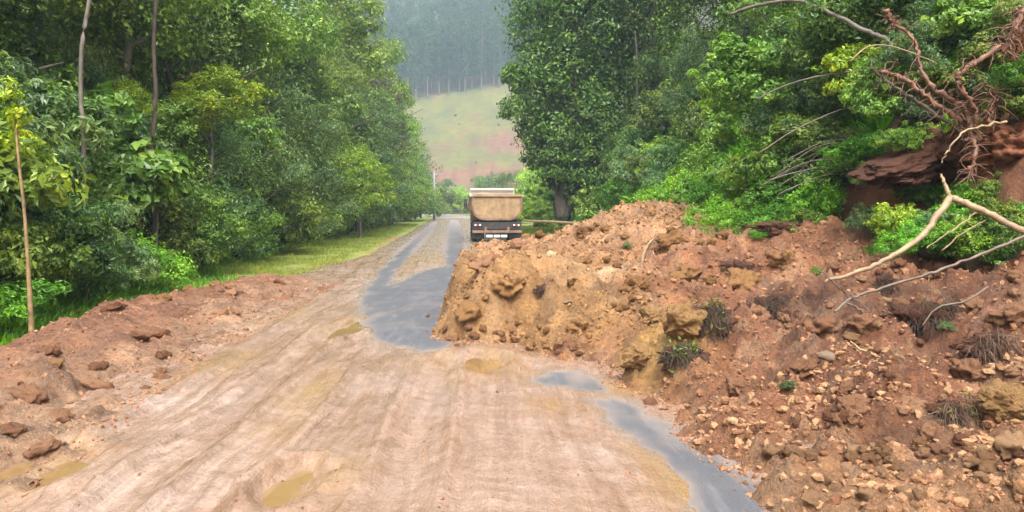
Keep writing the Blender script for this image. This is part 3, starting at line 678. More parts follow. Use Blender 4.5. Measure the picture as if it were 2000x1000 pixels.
ORD = ['first', 'second', 'third', 'fourth', 'fifth', 'sixth', 'seventh', 'eighth', 'ninth', 'tenth', 'eleventh', 'twelfth', 'thirteenth', 'fourteenth', 'fifteenth', 'sixteenth', 'seventeenth', 'eighteenth', 'nineteenth', 'twentieth', 'twenty-first', 'twenty-second', 'twenty-third', 'twenty-fourth', 'twenty-fifth', 'twenty-sixth', 'twenty-seventh', 'twenty-eighth', 'twenty-ninth', 'thirtieth']
cnt = {}
def nth(key):
    cnt[key] = cnt.get(key, -1) + 1; return ORD[cnt[key]]
def put_shrub(k, x, y, s, where, group, dz=-.05, label=None):
    o = link('leafy_shrub', SHRUB[k][1]); o.location = (x, y, surf(x, y) + dz); o.rotation_euler = (random.uniform(-.1, .1), random.uniform(-.1, .1), random.random() * 6.28)
    o.scale = (s * random.uniform(.9, 1.15), s * random.uniform(.9, 1.15), s * random.uniform(.85, 1.15))
    key = (k, where)
    return tag(o, label or f'{SHW[k]} shrub {where.replace("#", nth(key))}', 'shrub', group)
def put_tree(k, x, y, s, where, group, label=None, sz=1.0, z=None):
    t = empty('leafy_tree' , (x, y, surf(x, y) - .1 if z is None else z), random.random() * 6.28, (s, s, s * sz))
    link('trunk', TREE[k][0], t); link('crown', TREE[k][1], t)
    return tag(t, label or f'{TW_[k]} tree {where.replace("#", nth((k, where)))}', 'tree', group)

# ------------------------------------------------------------------ left forest
GL = 'shrubs along the foot of the left forest'
ks = [4, 0, 1, 3, 4, 7, 0, 3, 1, 4, 7, 5, 4, 0, 4, 1, 4, 6, 4, 7]
for i, y in enumerate([9, 10.3, 11.6, 13, 14.4, 16, 17.6, 19.4, 21.5, 24, 27, 31, 35.5, 41, 47, 54, 62, 72, 84, 98]):
    s = .58 + .020 * y + .12 * random.random()
    put_shrub(ks[i], float(vo(y)) - .55 + (.2 if y > 20 else 0), y, s, 'at grassy foot of left forest, # such from near end', GL)
for (y, o_, k, s) in [(30, .3, 4, .7), (34, .1, 7, .8), (38, .4, 4, .9), (43, 0, 0, 1.0), (48, .4, 4, 1.0), (53, 0, 7, 1.2), (59, .5, 5, 1.3), (66, .2, 4, 1.3), (73, .6, 0, 1.5), (81, .4, 4, 1.5), (90, .6, 3, 1.7), (100, .5, 4, 1.7), (26, .6, 4, .5), (22, .7, 7, .45)]:
    put_shrub(k, float(vo(y)) + o_, y, s, 'spilling onto the left verge, # such from near end', GL)
GL2 = 'shrubs in the second row of the left forest'
for i, y in enumerate([8.5, 10.2, 11.8, 13.4, 15, 16.6, 18.4, 20.4, 22.8, 25.5, 28.5, 32, 36, 41, 47, 54, 62, 71, 82, 95]):
    put_shrub([1, 0, 3, 1, 2, 3, 1, 0, 7, 3, 1, 0, 5, 1, 0, 3, 1, 0, 1, 5][i], float(vo(y)) - 1.6 - random.random() * .4, y, 1.3 + .016 * y + .2 * random.random(), 'in second row of left forest, # such from near end', GL2)
for (y, o_, k, s) in [(9, 2.9, 1, 1.1), (10, 3.1, 0, 1.15), (11, 3.2, 1, 1.2), (12.1, 3.2, 0, 1.3), (13.2, 3.0, 1, 1.4), (14.2, 3.6, 3, 1.4), (15.3, 3.4, 0, 2.0), (17.6, 3.2, 3, 1.9), (20, 3.6, 1, 2.1), (23, 3.2, 0, 2.1), (26.5, 3.4, 5, 2.3), (30, 3.0, 3, 2.3), (34, 3.2, 0, 2.5), (39, 2.8, 5, 2.5), (44.5, 2.6, 0, 2.8), (51, 2.4, 3, 2.8), (58, 2.2, 0, 3.0), (66, 1.6, 5, 3.0), (75, 1.4, 0, 3.2), (86, 1.2, 3, 3.2), (98, 1.0, 0, 3.3)]:
    put_shrub(k, float(vo(y)) - o_ + .5, y, s * 1.12, 'tall in third row of left forest, # such from near end', GL2)
for (y, o_, k, s) in [(19, 1.2, 0, 1.1), (21.5, 1.0, 5, 1.1), (24.5, 1.0, 3, 1.2), (28, .9, 0, 1.3), (32, .9, 2, 1.3), (36.5, .7, 3, 1.5), (42, .6, 0, 1.6), (46, .8, 5, 1.7), (52, .5, 0, 1.9), (60, .6, 3, 2.1), (69, .5, 0, 2.3), (79, .5, 2, 2.4), (92, .4, 0, 2.6)]:
    put_shrub(k, float(vo(y)) - o_, y, s, 'rounded beside the left verge, # such from near end', GL2)
for (px, Y, k, s) in [(455, 24, 5, 1.05), (520, 28, 5, 1.2), (575, 33, 6, 1.3), (620, 39, 5, 1.4), (665, 46, 3, 1.3), (690, 52, 5, 1.6), (395, 21, 6, .9), (330, 18.5, 5, .85), (730, 58, 6, 1.6), (765, 72, 5, 1.6)]:
    x = (px - 1000) / FPX * Y; z_ = surf(x, Y) - .55 * s
    put_tree(k, x, Y, s, '', 'small trees in the middle of the left forest', label=f'{TW_[k]} tree with low crown near the left verge, {nth((k, "low"))} such', z=z_)
GL3 = 'small trees in the middle of the left forest'
for i, (y, off, k, s) in enumerate([(9.5, 3.4, 5, .85), (11.5, 3.2, 6, .75), (13.5, 3.3, 5, .8), (15.5, 3.2, 6, .8), (17.8, 3.0, 5, .85), (20.3, 3.2, 6, .85), (23.3, 3.2, 5, .95), (26.5, 3.2, 6, .9), (30.5, 3.2, 5, 1.0),
                                 (35, 3.0, 5, 1.1), (40.5, 3.2, 6, 1.1), (47, 3.0, 5, 1.25), (55, 3.0, 6, 1.3), (64, 2.6, 5, 1.4), (75, 2.4, 5, 1.35), (88, 2.2, 6, 1.4), (102, 1.5, 5, 1.3)]):
    put_tree(k, float(vo(y)) - off, y, s, 'in middle layer of left forest, # such from near end', GL3)
GL4 = 'tall trees of the left forest'
for (y, off, k, s) in [(11, 5.5, 1, .75), (12, 8.5, 0, .9), (14, 5.4, 0, .8), (15, 9, 1, .95), (17.5, 6, 1, .85), (18, 10, 0, 1.0), (20.5, 6.4, 0, .95), (22, 10.5, 2, 1.1), (24.5, 6.4, 2, 1.0), (27, 11, 1, 1.2), (29.5, 6.4, 0, 1.1), (33, 10.5, 2, 1.25),
                       (35.5, 6, 2, 1.2), (40, 10.5, 1, 1.4), (42.5, 6, 0, 1.3), (48, 10, 2, 1.5), (51, 5.6, 2, 1.4), (58, 9, 0, 1.6), (60, 4.8, 0, 1.35), (67, 9, 1, 1.7), (78, 7, 2, 1.5), (92, 7, 0, 1.2), (24, 15, 1, 1.3), (34, 17, 0, 1.4), (46, 17, 1, 1.6), (62, 16, 0, 1.8), (16, 14, 0, 1.2)]:
    put_tree(k, float(vo(y)) - off, y, s, 'at back of left forest, # such from near end', GL4)
for (px, Y, k, s) in [(640, 44, 5, 1.7), (700, 50, 6, 1.7), (560, 34, 5, 1.5), (480, 27, 6, 1.3), (720, 60, 5, 2.0), (760, 68, 5, 1.9), (700, 66, 0, 1.8), (750, 80, 0, 1.55), (790, 92, 5, 2.0), (770, 100, 6, 2.6), (660, 52, 0, 1.7), (810, 108, 5, 1.9), (600, 46, 2, 1.6), (520, 33, 0, 1.35), (430, 25, 0, 1.15), (350, 23, 1, 1.1), (735, 74, 1, 1.75), (240, 19, 0, 1.0), (100, 16, 2, .95), (10, 14, 0, .85), (130, 20, 0, 1.2), (300, 27, 0, 1.4)]:
    put_tree(k, (px - 1000) / FPX * Y, Y, s, 'in the depth of left forest, # such from the first planted', GL4, label=f'{TW_[k]} tree in the thick of left forest, {nth((k, "thick"))} such from verge')
def at_px(px, py_base, Y): return W(px, py_base, Y)
x, y, z = W(735, 300, 62); put_tree(4, x, y, 1.05, '', None, 'dark bronze-grey tree at the right edge of the left forest, under the hazy hill', z=z - 2.5)
x, y, z = W(410, 320, 19.5); put_tree(3, x, y, .62, '', None, 'bright yellow-green flat-topped young tree glowing in the middle of the left forest', z=z - .1, sz=.75).scale = (.85, .6, .5)
x, y, z = W(255, 330, 17.5); put_tree(3, x, y, .4, '', None, 'small yellow-green tree left of the bright flat-topped one', z=z)
x, y, z = W(705, 440, 43); put_tree(3, x, y, 1.0, '', None, 'bright lime green bushy tree low at the right end of the left forest', z=z - .6)
x, y, z = W(820, 415, 98); put_tree(5, x, y, 1.15, '', None, 'pale green bushy tree just left of the grey utility pole', z=z)
# single trunks that show between the leaves
def stem(name, pts, r0, r1, mat, label, cat='tree', jit=.0, part=None, sides=7, seed=0, n=6):
    P = curved(pts, n, jit, seed); V, F = tube(P, np.linspace(r0, r1, len(P)), sides)
    o = link(name, mesh_np(name, V, F, mat, True)); return tag(o, label, cat)
stem('bare_tree', [W(168, 640, 12.3), W(163, 270, 12.3), W(158, 200, 12.3), W(160, 90, 12.3), W(178, -20, 12.3), W(188, -120, 12.3)], .038, .03, M_BARKG, 'tall grey-brown bare trunk rising through the left forest to the top edge')
stem('bare_tree', [W(296, 560, 16), W(300, 420, 16.1), W(296, 300, 16), W(304, 190, 15.9), W(300, 80, 16), W(310, -80, 16)], .055, .04, M_BARK, 'dark straight trunk left of the bright yellow-green tree')
stem('bare_tree', [W(308, 560, 15.6), W(306, 480, 15.6), W(308, 410, 15.6)], .028, .02, M_BARKG, 'thin pale trunk low behind the left verge shrubs')
stem('bare_tree', [W(578, 470, 30), W(578, 400, 30), W(580, 330, 30)], .06, .04, M_BARKG, 'slim pale trunk low between the shrubs left of the lime green tree')
# bent bare stem with leafy tuft
t = empty('broken_sapling', W(62, 640, 8.7))
b0 = A(t.location)
P = curved([A(W(*q)) - b0 for q in ((62, 655, 8.7), (56, 540, 8.7), (48, 420, 8.7), (36, 310, 8.7), (29, 215, 8.7))], 6)
V, F = tube(P, np.interp(np.linspace(0, 1, len(P)), [0, .35, 1], [.034, .02, .013])); link('trunk', mesh_np('trunk', V, F, M_BARKY, True), t)
tp = A(W(29, 205, 8.7)) - b0
link('crown', foliage('crown', [(tp[0] - .02, 0, tp[2] + .12, .13, .13, .16), (tp[0] + .05, 0, tp[2] - .18, .11, .11, .15), (tp[0] - .02, 0, tp[2] + .0, .12, .12, .14)], 520, .075, L_LIGHT, 5, clump=.5, low=-.9), t)
tag(t, 'leaning broken bare stem topped with a yellow-green leaf tuft beside the mud bank', 'tree')

# ------------------------------------------------------------------ right side: big overhanging tree
bt = empty('overhanging_tree', (W(1092, 416, 42)[0], 42, 0.1))
b0 = A(bt.location)
def bl(px, py, r, Y=42, f=1.0):
    p = A(W(px, py, Y)) - b0; R = r / FPX * Y; return (p[0], p[1], p[2], R, R * 1.1, R * f)
blobs = [bl(1080, -20, 90), bl(1170, -40, 110), bl(1060, 60, 62), bl(1135, 60, 90), bl(1215, 40, 75, 44), bl(1045, 140, 52), bl(1110, 160, 85), bl(1020, 215, 42), bl(1080, 250, 70), bl(1160, 240, 85, 43), bl(1035, 275, 42), bl(1085, 320, 48),
         bl(1150, 330, 70, 43), bl(1210, 300, 60, 42), bl(1010, 165, 30), bl(1190, 150, 80, 44), bl(1200, 370, 45, 41), bl(1115, 370, 32), bl(1075, 375, 22), bl(1140, 405, 30), bl(1100, 398, 16)]
link('crown', foliage('crown', blobs, 34000, .27, L_MID, 77, clump=.34, per=40, low=-.6), bt)
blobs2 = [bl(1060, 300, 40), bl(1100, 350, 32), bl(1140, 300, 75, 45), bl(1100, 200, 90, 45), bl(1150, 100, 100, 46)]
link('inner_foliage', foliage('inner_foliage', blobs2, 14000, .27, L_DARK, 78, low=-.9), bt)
ac = Acc()
for pts, r0, r1 in (([(1095, 425), (1085, 380), (1068, 335), (1050, 290), (1035, 230)], .30, .10), ([(1098, 425), (1100, 370), (1105, 300), (1120, 200), (1130, 80)], .32, .1), ([(1104, 425), (1125, 370), (1160, 290), (1190, 200)], .25, .08), ([(1068, 335), (1040, 300), (1005, 250)], .14, .04), ([(1105, 300), (1075, 220), (1050, 120)], .16, .05)):
    P = curved([A(W(a1, b1, 42)) - b0 for a1, b1 in pts], 6); ac.add(*tube(P, np.linspace(r0, r1, len(P))))
link('trunk', ac.mesh('trunk', M_BARK), bt)
tag(bt, 'huge dark tree leaning over the road behind the truck, crown reaching the top edge', 'tree')

GR = 'shrubs covering the right bank'
r = random.Random(5); placed = []
spots = []
for row, d in enumerate([.1, 1.0, 2.1, 3.3, 4.7, 6.3]):
    y = 13.6 + row * .35
    while y < 62:
        spots.append((float(xf(y)) + d + r.uniform(-.35, .35), y + r.uniform(-.3, .3), row)); y *= 1.115 + .012 * row
rn = ['lowest', 'second lowest', 'middle', 'upper middle', 'upper', 'highest']
for (x, y, row) in sorted(spots, key=lambda q: (q[2], q[1])):
    k = r.choice([[4, 7, 2, 0, 4], [0, 5, 4, 3, 7], [0, 1, 5, 3, 6], [0, 3, 1, 5], [1, 0, 5, 3], [1, 1, 0, 3]][row])
    s = (.62 + .014 * y + .10 * row) * r.uniform(.85, 1.15)
    px = 1000 + x / y * FPX
    if px > 2150: continue
    if 1640 < px < 1780 and row <= 1: continue
    put_shrub(k, x, y, s, f'in {rn[row]} row of right bank, # such from near end', GR)
GRT = 'trees on top of the right bank'
for (x, y, k, s) in [(9.2, 53, 1, 1.7), (11.5, 56, 0, 1.7), (8, 20, 5, 1.2), (9.5, 17, 6, 1.0), (8.5, 25, 0, .9), (10, 33, 5, 1.8), (10.5, 38, 0, 1.3), (13, 24, 0, 1.2), (7.6, 40, 1, 1.2), (14, 19, 0, 1.1), (17, 32, 0, 1.4), (18, 22, 1, 1.4), (9, 46, 0, 1.2), (8.5, 36, 5, 1.5), (12, 40, 1, 1.2), (11, 29, 0, .9), (9.8, 24, 6, 1.0), (12.5, 20, 1, .9), (12, 16, 0, .8), (15, 26, 1, 1.1), (14, 34, 0, 1.1), (6.6, 50, 5, 1.6), (16, 50, 0, 1.6), (10, 60, 1, 1.6), (12, 13.5, 5, 1.0), (7.2, 30, 6, .8)]:
    put_tree(k, x, y, s, 'on top of right bank, # such from the far end', GRT)
# plants round the slip scar
GS = 'plants around the bare slip scar'
for (px, py, Y, k, s, lab) in [(1530, 440, 12.6, 4, .46, 'bright green weeds spilling over the back of the landslide'), (1440, 462, 12.4, 7, .36, 'small sprawling weeds on the ridge of the landslide mound'), (1590, 420, 12.4, 4, .48, 'leafy green shrub directly left of the bare red chute'),
                               (1480, 420, 13.6, 2, .5, 'broad-leaved shrub above the ridge of the landslide mound'), (1410, 395, 15.5, 4, .55, 'lush green weeds at the top left of the landslide ridge'), (1620, 380, 12.8, 5, .5, 'olive shrub beside the upper end of the bare chute'),
                               (1765, 455, 9.7, 6, .27, 'small bright lime green bush below the uprooted roots'), (1690, 452, 10.2, 3, .2, 'pale grey-green plant left of the small lime bush'), (1860, 440, 9.6, 4, .42, 'green bush behind the forked pale branch'),
                               (1960, 430, 9.4, 4, .46, 'bright green bush at the right edge behind the forked branch'), (1930, 480, 8.9, 0, .36, 'dark green bush behind the pale boulder at the right edge'), (1880, 380, 10.2, 4, .36, 'light green leafy plant just right of the fork of the pale branch'),
                               (1790, 385, 10.4, 2, .2, 'small broad-leaved plant under the overhanging soil slab'), (1990, 385, 9.8, 5, .4, 'olive bush at the right edge under the red soil scarp'), (1830, 475, 9.2, 3, .30, 'grey-green weeds under the forked pale branch'),
                               (1975, 500, 8.4, 1, .3, 'dark low bush at the right edge just above the rubble'), (1420, 425, 14.0, 4, .42, 'lush weeds creeping over the left end of the ridge crest'), (1560, 395, 13.2, 4, .6, 'big bright weedy bush left of the bare red chute'), (1900, 410, 9.9, 4, .4, 'bright bushy weeds right of the fork of the pale branch'), (1980, 450, 9.0, 2, .4, 'broad-leaved bush cut by the right edge'), (1800, 470, 9.0, 4, .26, 'bright weeds just under the left arm of the forked branch'), (1890, 470, 8.8, 4, .3, 'bright weeds under the right arm of the forked branch'), (1950, 455, 8.7, 0, .3, 'leafy green bush below the right arm of the forked branch'), (1500, 455, 12.4, 4, .34, 'bright weeds hanging over the middle of the ridge'), (1580, 450, 11.8, 0, .3, 'leafy plant at the right end of the ridge weeds'), (1450, 435, 13.2, 4, .36, 'bright weeds on the left shoulder of the ridge'), (1720, 490, 9.8, 7, .2, 'thin weeds at the foot of the bare red chute')]:
    x, y, z = W(px, py, Y); s *= 1.3; o = put_shrub(k, x, y, s, '', GS, label=lab); o.location.z = z - s * .62
for (px, py, Y, k, s, lab) in [(1460, 170, 14.5, 0, .75, 'mid green shrub under the long arching pale branch'), (1560, 240, 13.5, 3, .65, 'grey-green drooping shrub left of the root tangle'), (1640, 110, 13.0, 1, .8, 'dark green shrub behind the broken end of the arching branch'), (1620, 300, 12.6, 5, .55, 'olive shrub left of the overhanging soil slab'),
                               (1560, 340, 13.0, 0, .6, 'leafy green shrub below the bent grey stems'), (1720, 200, 11.2, 0, .45, 'green shrub behind the leftmost muddy root'), (1800, 230, 11.0, 3, .42, 'silvery green shrub in the middle of the root tangle'), (1820, 110, 11.2, 3, .5, 'silvery green shrub above the root tangle'),
                               (1930, 170, 10.4, 3, .45, 'grey-green shrub in the right half of the root tangle'), (1970, 215, 9.6, 2, .30, 'pale broad-leaved plant on top of the red scarp'), (1900, 60, 10.8, 2, .45, 'broad-leaved shrub near the top right corner'), (1960, 90, 10.2, 5, .4, 'olive shrub in the top right corner'),
                               (1740, 30, 12.5, 1, .8, 'dark green shrub above the knobbly root end'), (1860, 0, 12.5, 1, .9, 'dark shrub at the top edge above the root tangle'), (1690, 150, 12.0, 6, .5, 'yellow-green shrub left of the muddy roots'), (1780, 130, 10.6, 3, .34, 'small silvery shrub between the two left roots'), (1850, 160, 10.4, 2, .32, 'broad-leaved plant in the fork of the root tangle'), (1990, 150, 9.3, 4, .26, 'bright weeds hanging at the right edge beside the roots'), (1760, 262, 10.4, 7, .3, 'sprawling weeds draped over the top of the dark slab'), (1690, 290, 11.2, 4, .34, 'bright weeds draped over the left end of the dark slab'), (1700, 345, 10.9, 0, .2, 'tiny shrub just under the left end of the dark slab'), (1930, 360, 9.4, 7, .3, 'weeds growing below the red scarp'), (1880, 250, 9.8, 6, .18, 'small yellow-green plant between the roots and the scarp')]:
    x, y, z = W(px, py, Y); s *= 1.3; o = put_shrub(k, x, y, s, '', GS, label=lab); o.location.z = z - s * .625

# ------------------------------------------------------------------ mid distance
GM = 'bushes at the far end of the road'
for (px, py, Y, kind, k, s) in [(1045, 425, 60, 's', 6, 1.5), (1018, 425, 68, 's', 4, 1.9), (1062, 400, 70, 's', 6, 2.6), (1035, 400, 82, 's', 6, 2.5), (1005, 400, 110, 's', 0, 3.2), (1040, 400, 120, 't', 3, 1.6), (985, 405, 140, 't', 5, 1.5), (960, 410, 150, 't', 6, 1.5), (938, 412, 160, 't', 5, 1.4), (908, 414, 165, 's', 6, 3.0),
                               (886, 414, 195, 's', 6, 3.4), (862, 414, 150, 's', 0, 3.8), (840, 414, 135, 's', 5, 3.6), (822, 418, 118, 't', 5, 1.5), (806, 424, 100, 's', 4, 2.2), (792, 424, 95, 's', 0, 3.2), (868, 408, 200, 't', 5, 1.7), (900, 406, 204, 't', 3, 1.5), (940, 400, 205, 't', 5, 1.9), (975, 395, 200, 't', 6, 1.9), (1010, 390, 190, 't', 5, 2.0), (1045, 390, 180, 't', 0, 1.2), (838, 400, 205, 't', 1, 1.0), (805, 400, 200, 't', 0, 1.2),
                               (925, 412, 200, 's', 0, 3.0), (955, 412, 196, 's', 5, 3.4), (880, 412, 208, 's', 3, 3.6), (850, 412, 206, 's', 4, 3.4)]:
    x, y, _ = W(px, py, Y)
    if kind == 's': put_shrub(k, x, y, s, 'at far end of road, # such from near side', GM)
    else: put_tree(k, x, y, s, 'at far end of road, # such from near side', GM)
def pole(px, Y, top, base, r0, label):
    b = W(px, base, Y); t = empty('utility_pole', b); h = (base - top) / FPX * Y
    V, F = tube([(0, 0, -.6), (0, 0, h * .5), (0, 0, h)], [r0, r0 * .85, r0 * .65], 10); link('shaft', mesh_np('shaft', V, F, M_CONC, True), t)
    V, F = tube([(-.7, 0, h - .5), (.7, 0, h - .5)], [.06, .06], 6); link('crossarm', mesh_np('crossarm', V, F, M_CONC, True), t)
    for k in (-.55, 0, .55):
        V, F = tube([(k, 0, h - .45), (k, 0, h - .3), (k, 0, h - .22)], [.05, .09, .03], 8); link('insulator', mesh_np('insulator', V, F, M_CONC, True), t)
    return tag(t, label, 'utility pole')
pole(848, 100, 335, 420, .17, 'grey concrete utility pole standing left of the far end of the road')

# far hillside forest
ac = Acc()
P = curved([(0, 0, -2), (.2, 0, 10), (-.1, .1, 20), (.2, 0, 29)], 3)
def euc(seed):
    r = np.random.default_rng(seed)
    V1, F1 = tube(curved([(0, 0, -2), (r.uniform(-.5, .5), 0, 10), (r.uniform(-.8, .8), .1, 20), (0, 0, 29)], 3), np.linspace(.30, .07, 10), 5)
    bl_ = []
    for k in range(12):
        h = 6.5 + 23 * (k + r.random()) / 12; a_ = r.random() * 6.28; rr = r.uniform(.5, 2.3) * math.sin(math.pi * min(1, (31 - h) / 16)) ** .5
        s_ = r.uniform(1.1, 2.0); bl_.append((rr * math.cos(a_), rr * math.sin(a_), h, s_, s_, s_ * 1.2))
    me_ = foliage('crown', bl_, 1500, .85, L_EUC, seed, wid=.4, droop=1.0, per=16, clump=.5, low=-.7)
    nv = len(me_.vertices); co = np.empty(nv * 3, np.float32); me_.vertices.foreach_get('co', co)
    V = np.concatenate([co.reshape(-1, 3), V1]); F = np.arange(nv).reshape(-1, 4)
    Fs = [np.concatenate([F, F1[0] + nv]), F1[1] + nv, F1[2] + nv]
    me = mesh_np('eucalyptus_tree', V, Fs, [L_EUC, M_BARKG], False)
    mi = np.zeros(len(me.polygons), np.int32); mi[len(F):] = 1; me.polygons.foreach_set('material_index', mi)
    return me
EUC = [euc(900 + i) for i in range(5)]
n = 0; Y = 0; rr = random.Random(3)
row = 0
while n < 285 and row < 16:
    x = -92 - row * 3
    while x < 16 and n < 285:
        y = 327 + .25 * (x + 20) + row * 8.5 + rr.uniform(-3, 3)
        xx = x + rr.uniform(-1.2, 1.2)
        o = link('eucalyptus_tree', EUC[rr.randrange(5)]); o.location = (xx, y, float(terrain([xx], [y])[0]) - .3)
        s = rr.uniform(.82, 1.12); o.scale = (s * 1.1, s * 1.1, s); o.rotation_euler = (0, rr.uniform(-.02, .02), rr.random() * 6.28)
        tag(o, ['slender hazy tree in the front row of the plantation along the field edge', 'slender hazy blue-green tree just behind the front row of the hillside plantation', 'blue hazy treetop high up in the rear of the hillside plantation'][0 if row == 0 else 1 if row < 5 else 2], 'tree', 'plantation trees on the far hill'); n += 1
        x += 3.8 + .45 * row + rr.uniform(-.4, .6)
    row += 1
for i in range(6):
    px = rr.uniform(800, 1000); Y = rr.uniform(222, 318); x = (px - 1000) / FPX * Y
    put_shrub(rr.choice([0, 1, 5]), x, Y, rr.uniform(.35, .6), '', 'small bushes dotted over the hillside field', label='tiny dark bush dotting the pale hillside field')

# ------------------------------------------------------------------ grass
def blades(name, X, Y, Z, H, mat, seed, wid=.12, spread=.5):
    r = np.random.default_rng(seed); n = len(X); C = np.stack([X, Y, Z], 1)
    d = r.normal(size=(n, 3)) * spread; d[:, 2] = 1; d /= np.linalg.norm(d, axis=1, keepdims=True)
    s = r.normal(size=(n, 3)); s[:, 2] = 0; s /= np.linalg.norm(s, axis=1, keepdims=True)
    H = (H * (.5 + r.random(n)))[:, None]; w_ = H * wid
    V = np.stack([C - s * w_ * .5, C + s * w_ * .5, C + d * H * .6 + s * w_ * .3, C + d * H + A([0, 0, -.1]) * H], 1).reshape(-1, 3)
    return mesh_np(name, V, np.arange(4 * n).reshape(n, 4), mat, False)
def scatter(n, fn, seed):
    r = np.random.default_rng(seed); return fn(r, n)
r_ = np.random.default_rng(55)
n = 90000
Y = 15 + 60 * r_.random(n) ** 1.9; t_ = r_.random(n)
xl = -3.3 - .078 * Y; xr = vo(Y) - .6
X = xl + (xr - xl) * t_ ** .85; keep = (fbm(X / .9, Y / .9, 3, 401) + .55 * t_ > -.12) & ((X < xo(Y) - .05) | (Y > 18.5)); X, Y = X[keep], Y[keep]
H = .05 + .002 * Y + .10 * ((xl[keep] - X) / (xl[keep] - xr[keep])) ** 2
tag(link('verge_grass', blades('verge_grass', X, Y, terrain(X, Y) - .01, H, L_GRASS, 1)), 'short yellow-green grass on the left verge of the road', 'grass', kind='stuff')
n = 80000
Y = 8 + 60 * r_.random(n) ** 2.2; X = np.where(Y < 18, xo(Y) - r_.random(n) ** 1.3 * 1.6, vo(Y) + 1.1 - 1.6 * r_.random(n)) 
tag(link('weeds', blades('weeds', X, Y, terrain(X, Y) - .01, .13 + .05 * r_.random(n), L_LUSH, 2, wid=.22, spread=.8)), 'lush green weeds between the mud bank and the left forest', 'weeds', kind='stuff')
n = 60000
Y = 19 + 36 * r_.random(n); X = (4.2 - .078 * Y) + (xf(Y) + 1.2 - (4.2 - .078 * Y)) * r_.random(n)
tag(link('verge_grass', blades('verge_grass', X, Y, terrain(X, Y) - .01, .12 + .004 * Y, L_GRASS, 3, wid=.2)), 'green grass on the right verge behind the landslide', 'grass', kind='stuff')
n = 50000
Y = 13.2 + 40 * r_.random(n) ** 1.5; X = xf(Y) + .2 + 6 * r_.random(n)
tag(link('weeds', blades('weeds', X, Y, terrain(X, Y) - .02, .3 + .006 * Y, L_LUSH, 4, wid=.16, spread=.9)), 'tall weeds growing between the shrubs of the right bank', 'weeds', kind='stuff')

# ------------------------------------------------------------------ dump truck
def loft_box(x0, x1, y0, y1, z0, z1, bev=.02):
    """box with bevelled long edges"""
    b = min(bev, (x1 - x0) / 3, (z1 - z0) / 3)
    pr = [(x0 + b, z0), (x1 - b, z0), (x1, z0 + b), (x1, z1 - b), (x1 - b, z1), (x0 + b, z1), (x0, z1 - b), (x0, z0 + b)]
    V = A([(x, y0, z) for x, z in pr] + [(x, y1, z) for x, z in pr])
    i = np.arange(8); F = [np.stack([i, np.roll(i, -1), np.roll(i, -1) + 8, i + 8], -1), i[::-1][None, :], (i + 8)[None, :]]
    return V, F
def prism(profile, y0, y1):
    n = len(profile); V = A([(x, y0, z) for x, z in profile] + [(x, y1, z) for x, z in profile]); i = np.arange(n)
    return V, [np.stack([i, np.roll(i, -1), np.roll(i, -1) + n, i + n], -1), i[::-1][None, :], (i + n)[None, :]]
M_TIP = plain('dusty_tan_paint', (.30, .19, .095), .6, var=.45, scale=2.6)
M_TIPD = plain('muddy_brown_steel', (.20, .12, .075), .65, var=.5, scale=4)
M_CHAS = plain('black_chassis', (.035, .028, .026), .6, var=.5, scale=5)
M_WHITE = plain('dirty_white_paint', (.66, .64, .58), .45, var=.12, scale=3)
M_TYRE = plain('muddy_rubber', (.035, .03, .027), .8, var=.5, scale=6)
M_RIM = plain('muddy_rim', (.16, .12, .10), .5, var=.4, scale=6)
M_RED = plain('red_lens', (.38, .05, .04), .2, var=.1); M_LENS = plain('clear_lens', (.75, .72, .66), .2, var=.05)
M_PLATE = plain('grey_plate', (.62, .62, .60), .4, var=.06); M_GLASS = plain('dark_glass', (.03, .035, .04), .08, var=.1)
tr = empty('dump_truck', (-.72, 37.0, 0.02), .075)
def part(name, items, mat, parent=tr, smooth=False):
    ac = Acc()
    for V, F in items: ac.add(V, F)
    return link(name, ac.mesh(name, mat, smooth), parent)
def tub(sx, zt, zb, rr, n=8):
    pts = [(-sx, zt)] + [(-sx + rr * (1 - math.cos(a)), zb + rr * (1 - math.sin(a))) for a in np.linspace(0, math.pi / 2, n)]
    return pts + [(-x, z) for x, z in pts[::-1]]
outer = tub(1.22, 2.25, 1.06, .62)
part('tipper_body', [prism([p for p in outer], .06, 4.9)], M_TIP)
part('tailgate', [prism(tub(1.16, 2.16, 1.13, .56), -.0, .058)], M_TIP)
rim = outer; inn = tub(1.14, 2.17, 1.15, .56)
n_ = len(rim); V = A([(x, y, z) for y in (-.06, .06) for q in (rim, inn) for x, z in q]); F = []
for k in range(n_ - 1):
    for a1, b1 in ((0, n_), (3 * n_, 2 * n_)): F.append([a1 + k, a1 + k + 1, b1 + k + 1, b1 + k])
    F.append([k + 1, k, 2 * n_ + k, 2 * n_ + k + 1]); F.append([n_ + k, n_ + k + 1, 3 * n_ + k + 1, 3 * n_ + k])
part('tailgate_frame', [(V, A(F).astype(int))], M_TIPD)
for x in (-.42, 0, .42): part('tailgate_rib', [loft_box(x - .035, x + .035, -.05, -.002, 1.12, 2.16)], M_TIP)
part('top_rail', [loft_box(-1.24, 1.24, -.08, .08, 2.2, 2.32, .03)], M_TIP)
for sx in (-1, 1): part('side_rail', [loft_box(sx * 1.24 - .05, sx * 1.24 + .05, .1, 4.9, 2.19, 2.31, .03)], M_WHITE)
for sx in (-1, 1):
    for k in range(5): part('side_post', [loft_box(sx * 1.25 - .04, sx * 1.25 + .04, .5 + k, .62 + k, 1.5, 2.19, .02)], M_TIPD)
part('headboard', [loft_box(-1.22, 1.22, 4.9, 5.0, 2.0, 2.62, .04)], M_WHITE)
part('roof_hood', [loft_box(-1.2, 1.2, 4.7, 5.6, 2.62, 2.71, .03)], M_WHITE)
cab = part('cab', [loft_box(-1.15, 1.15, 5.15, 6.9, .75, 2.6, .12)], M_TIP)
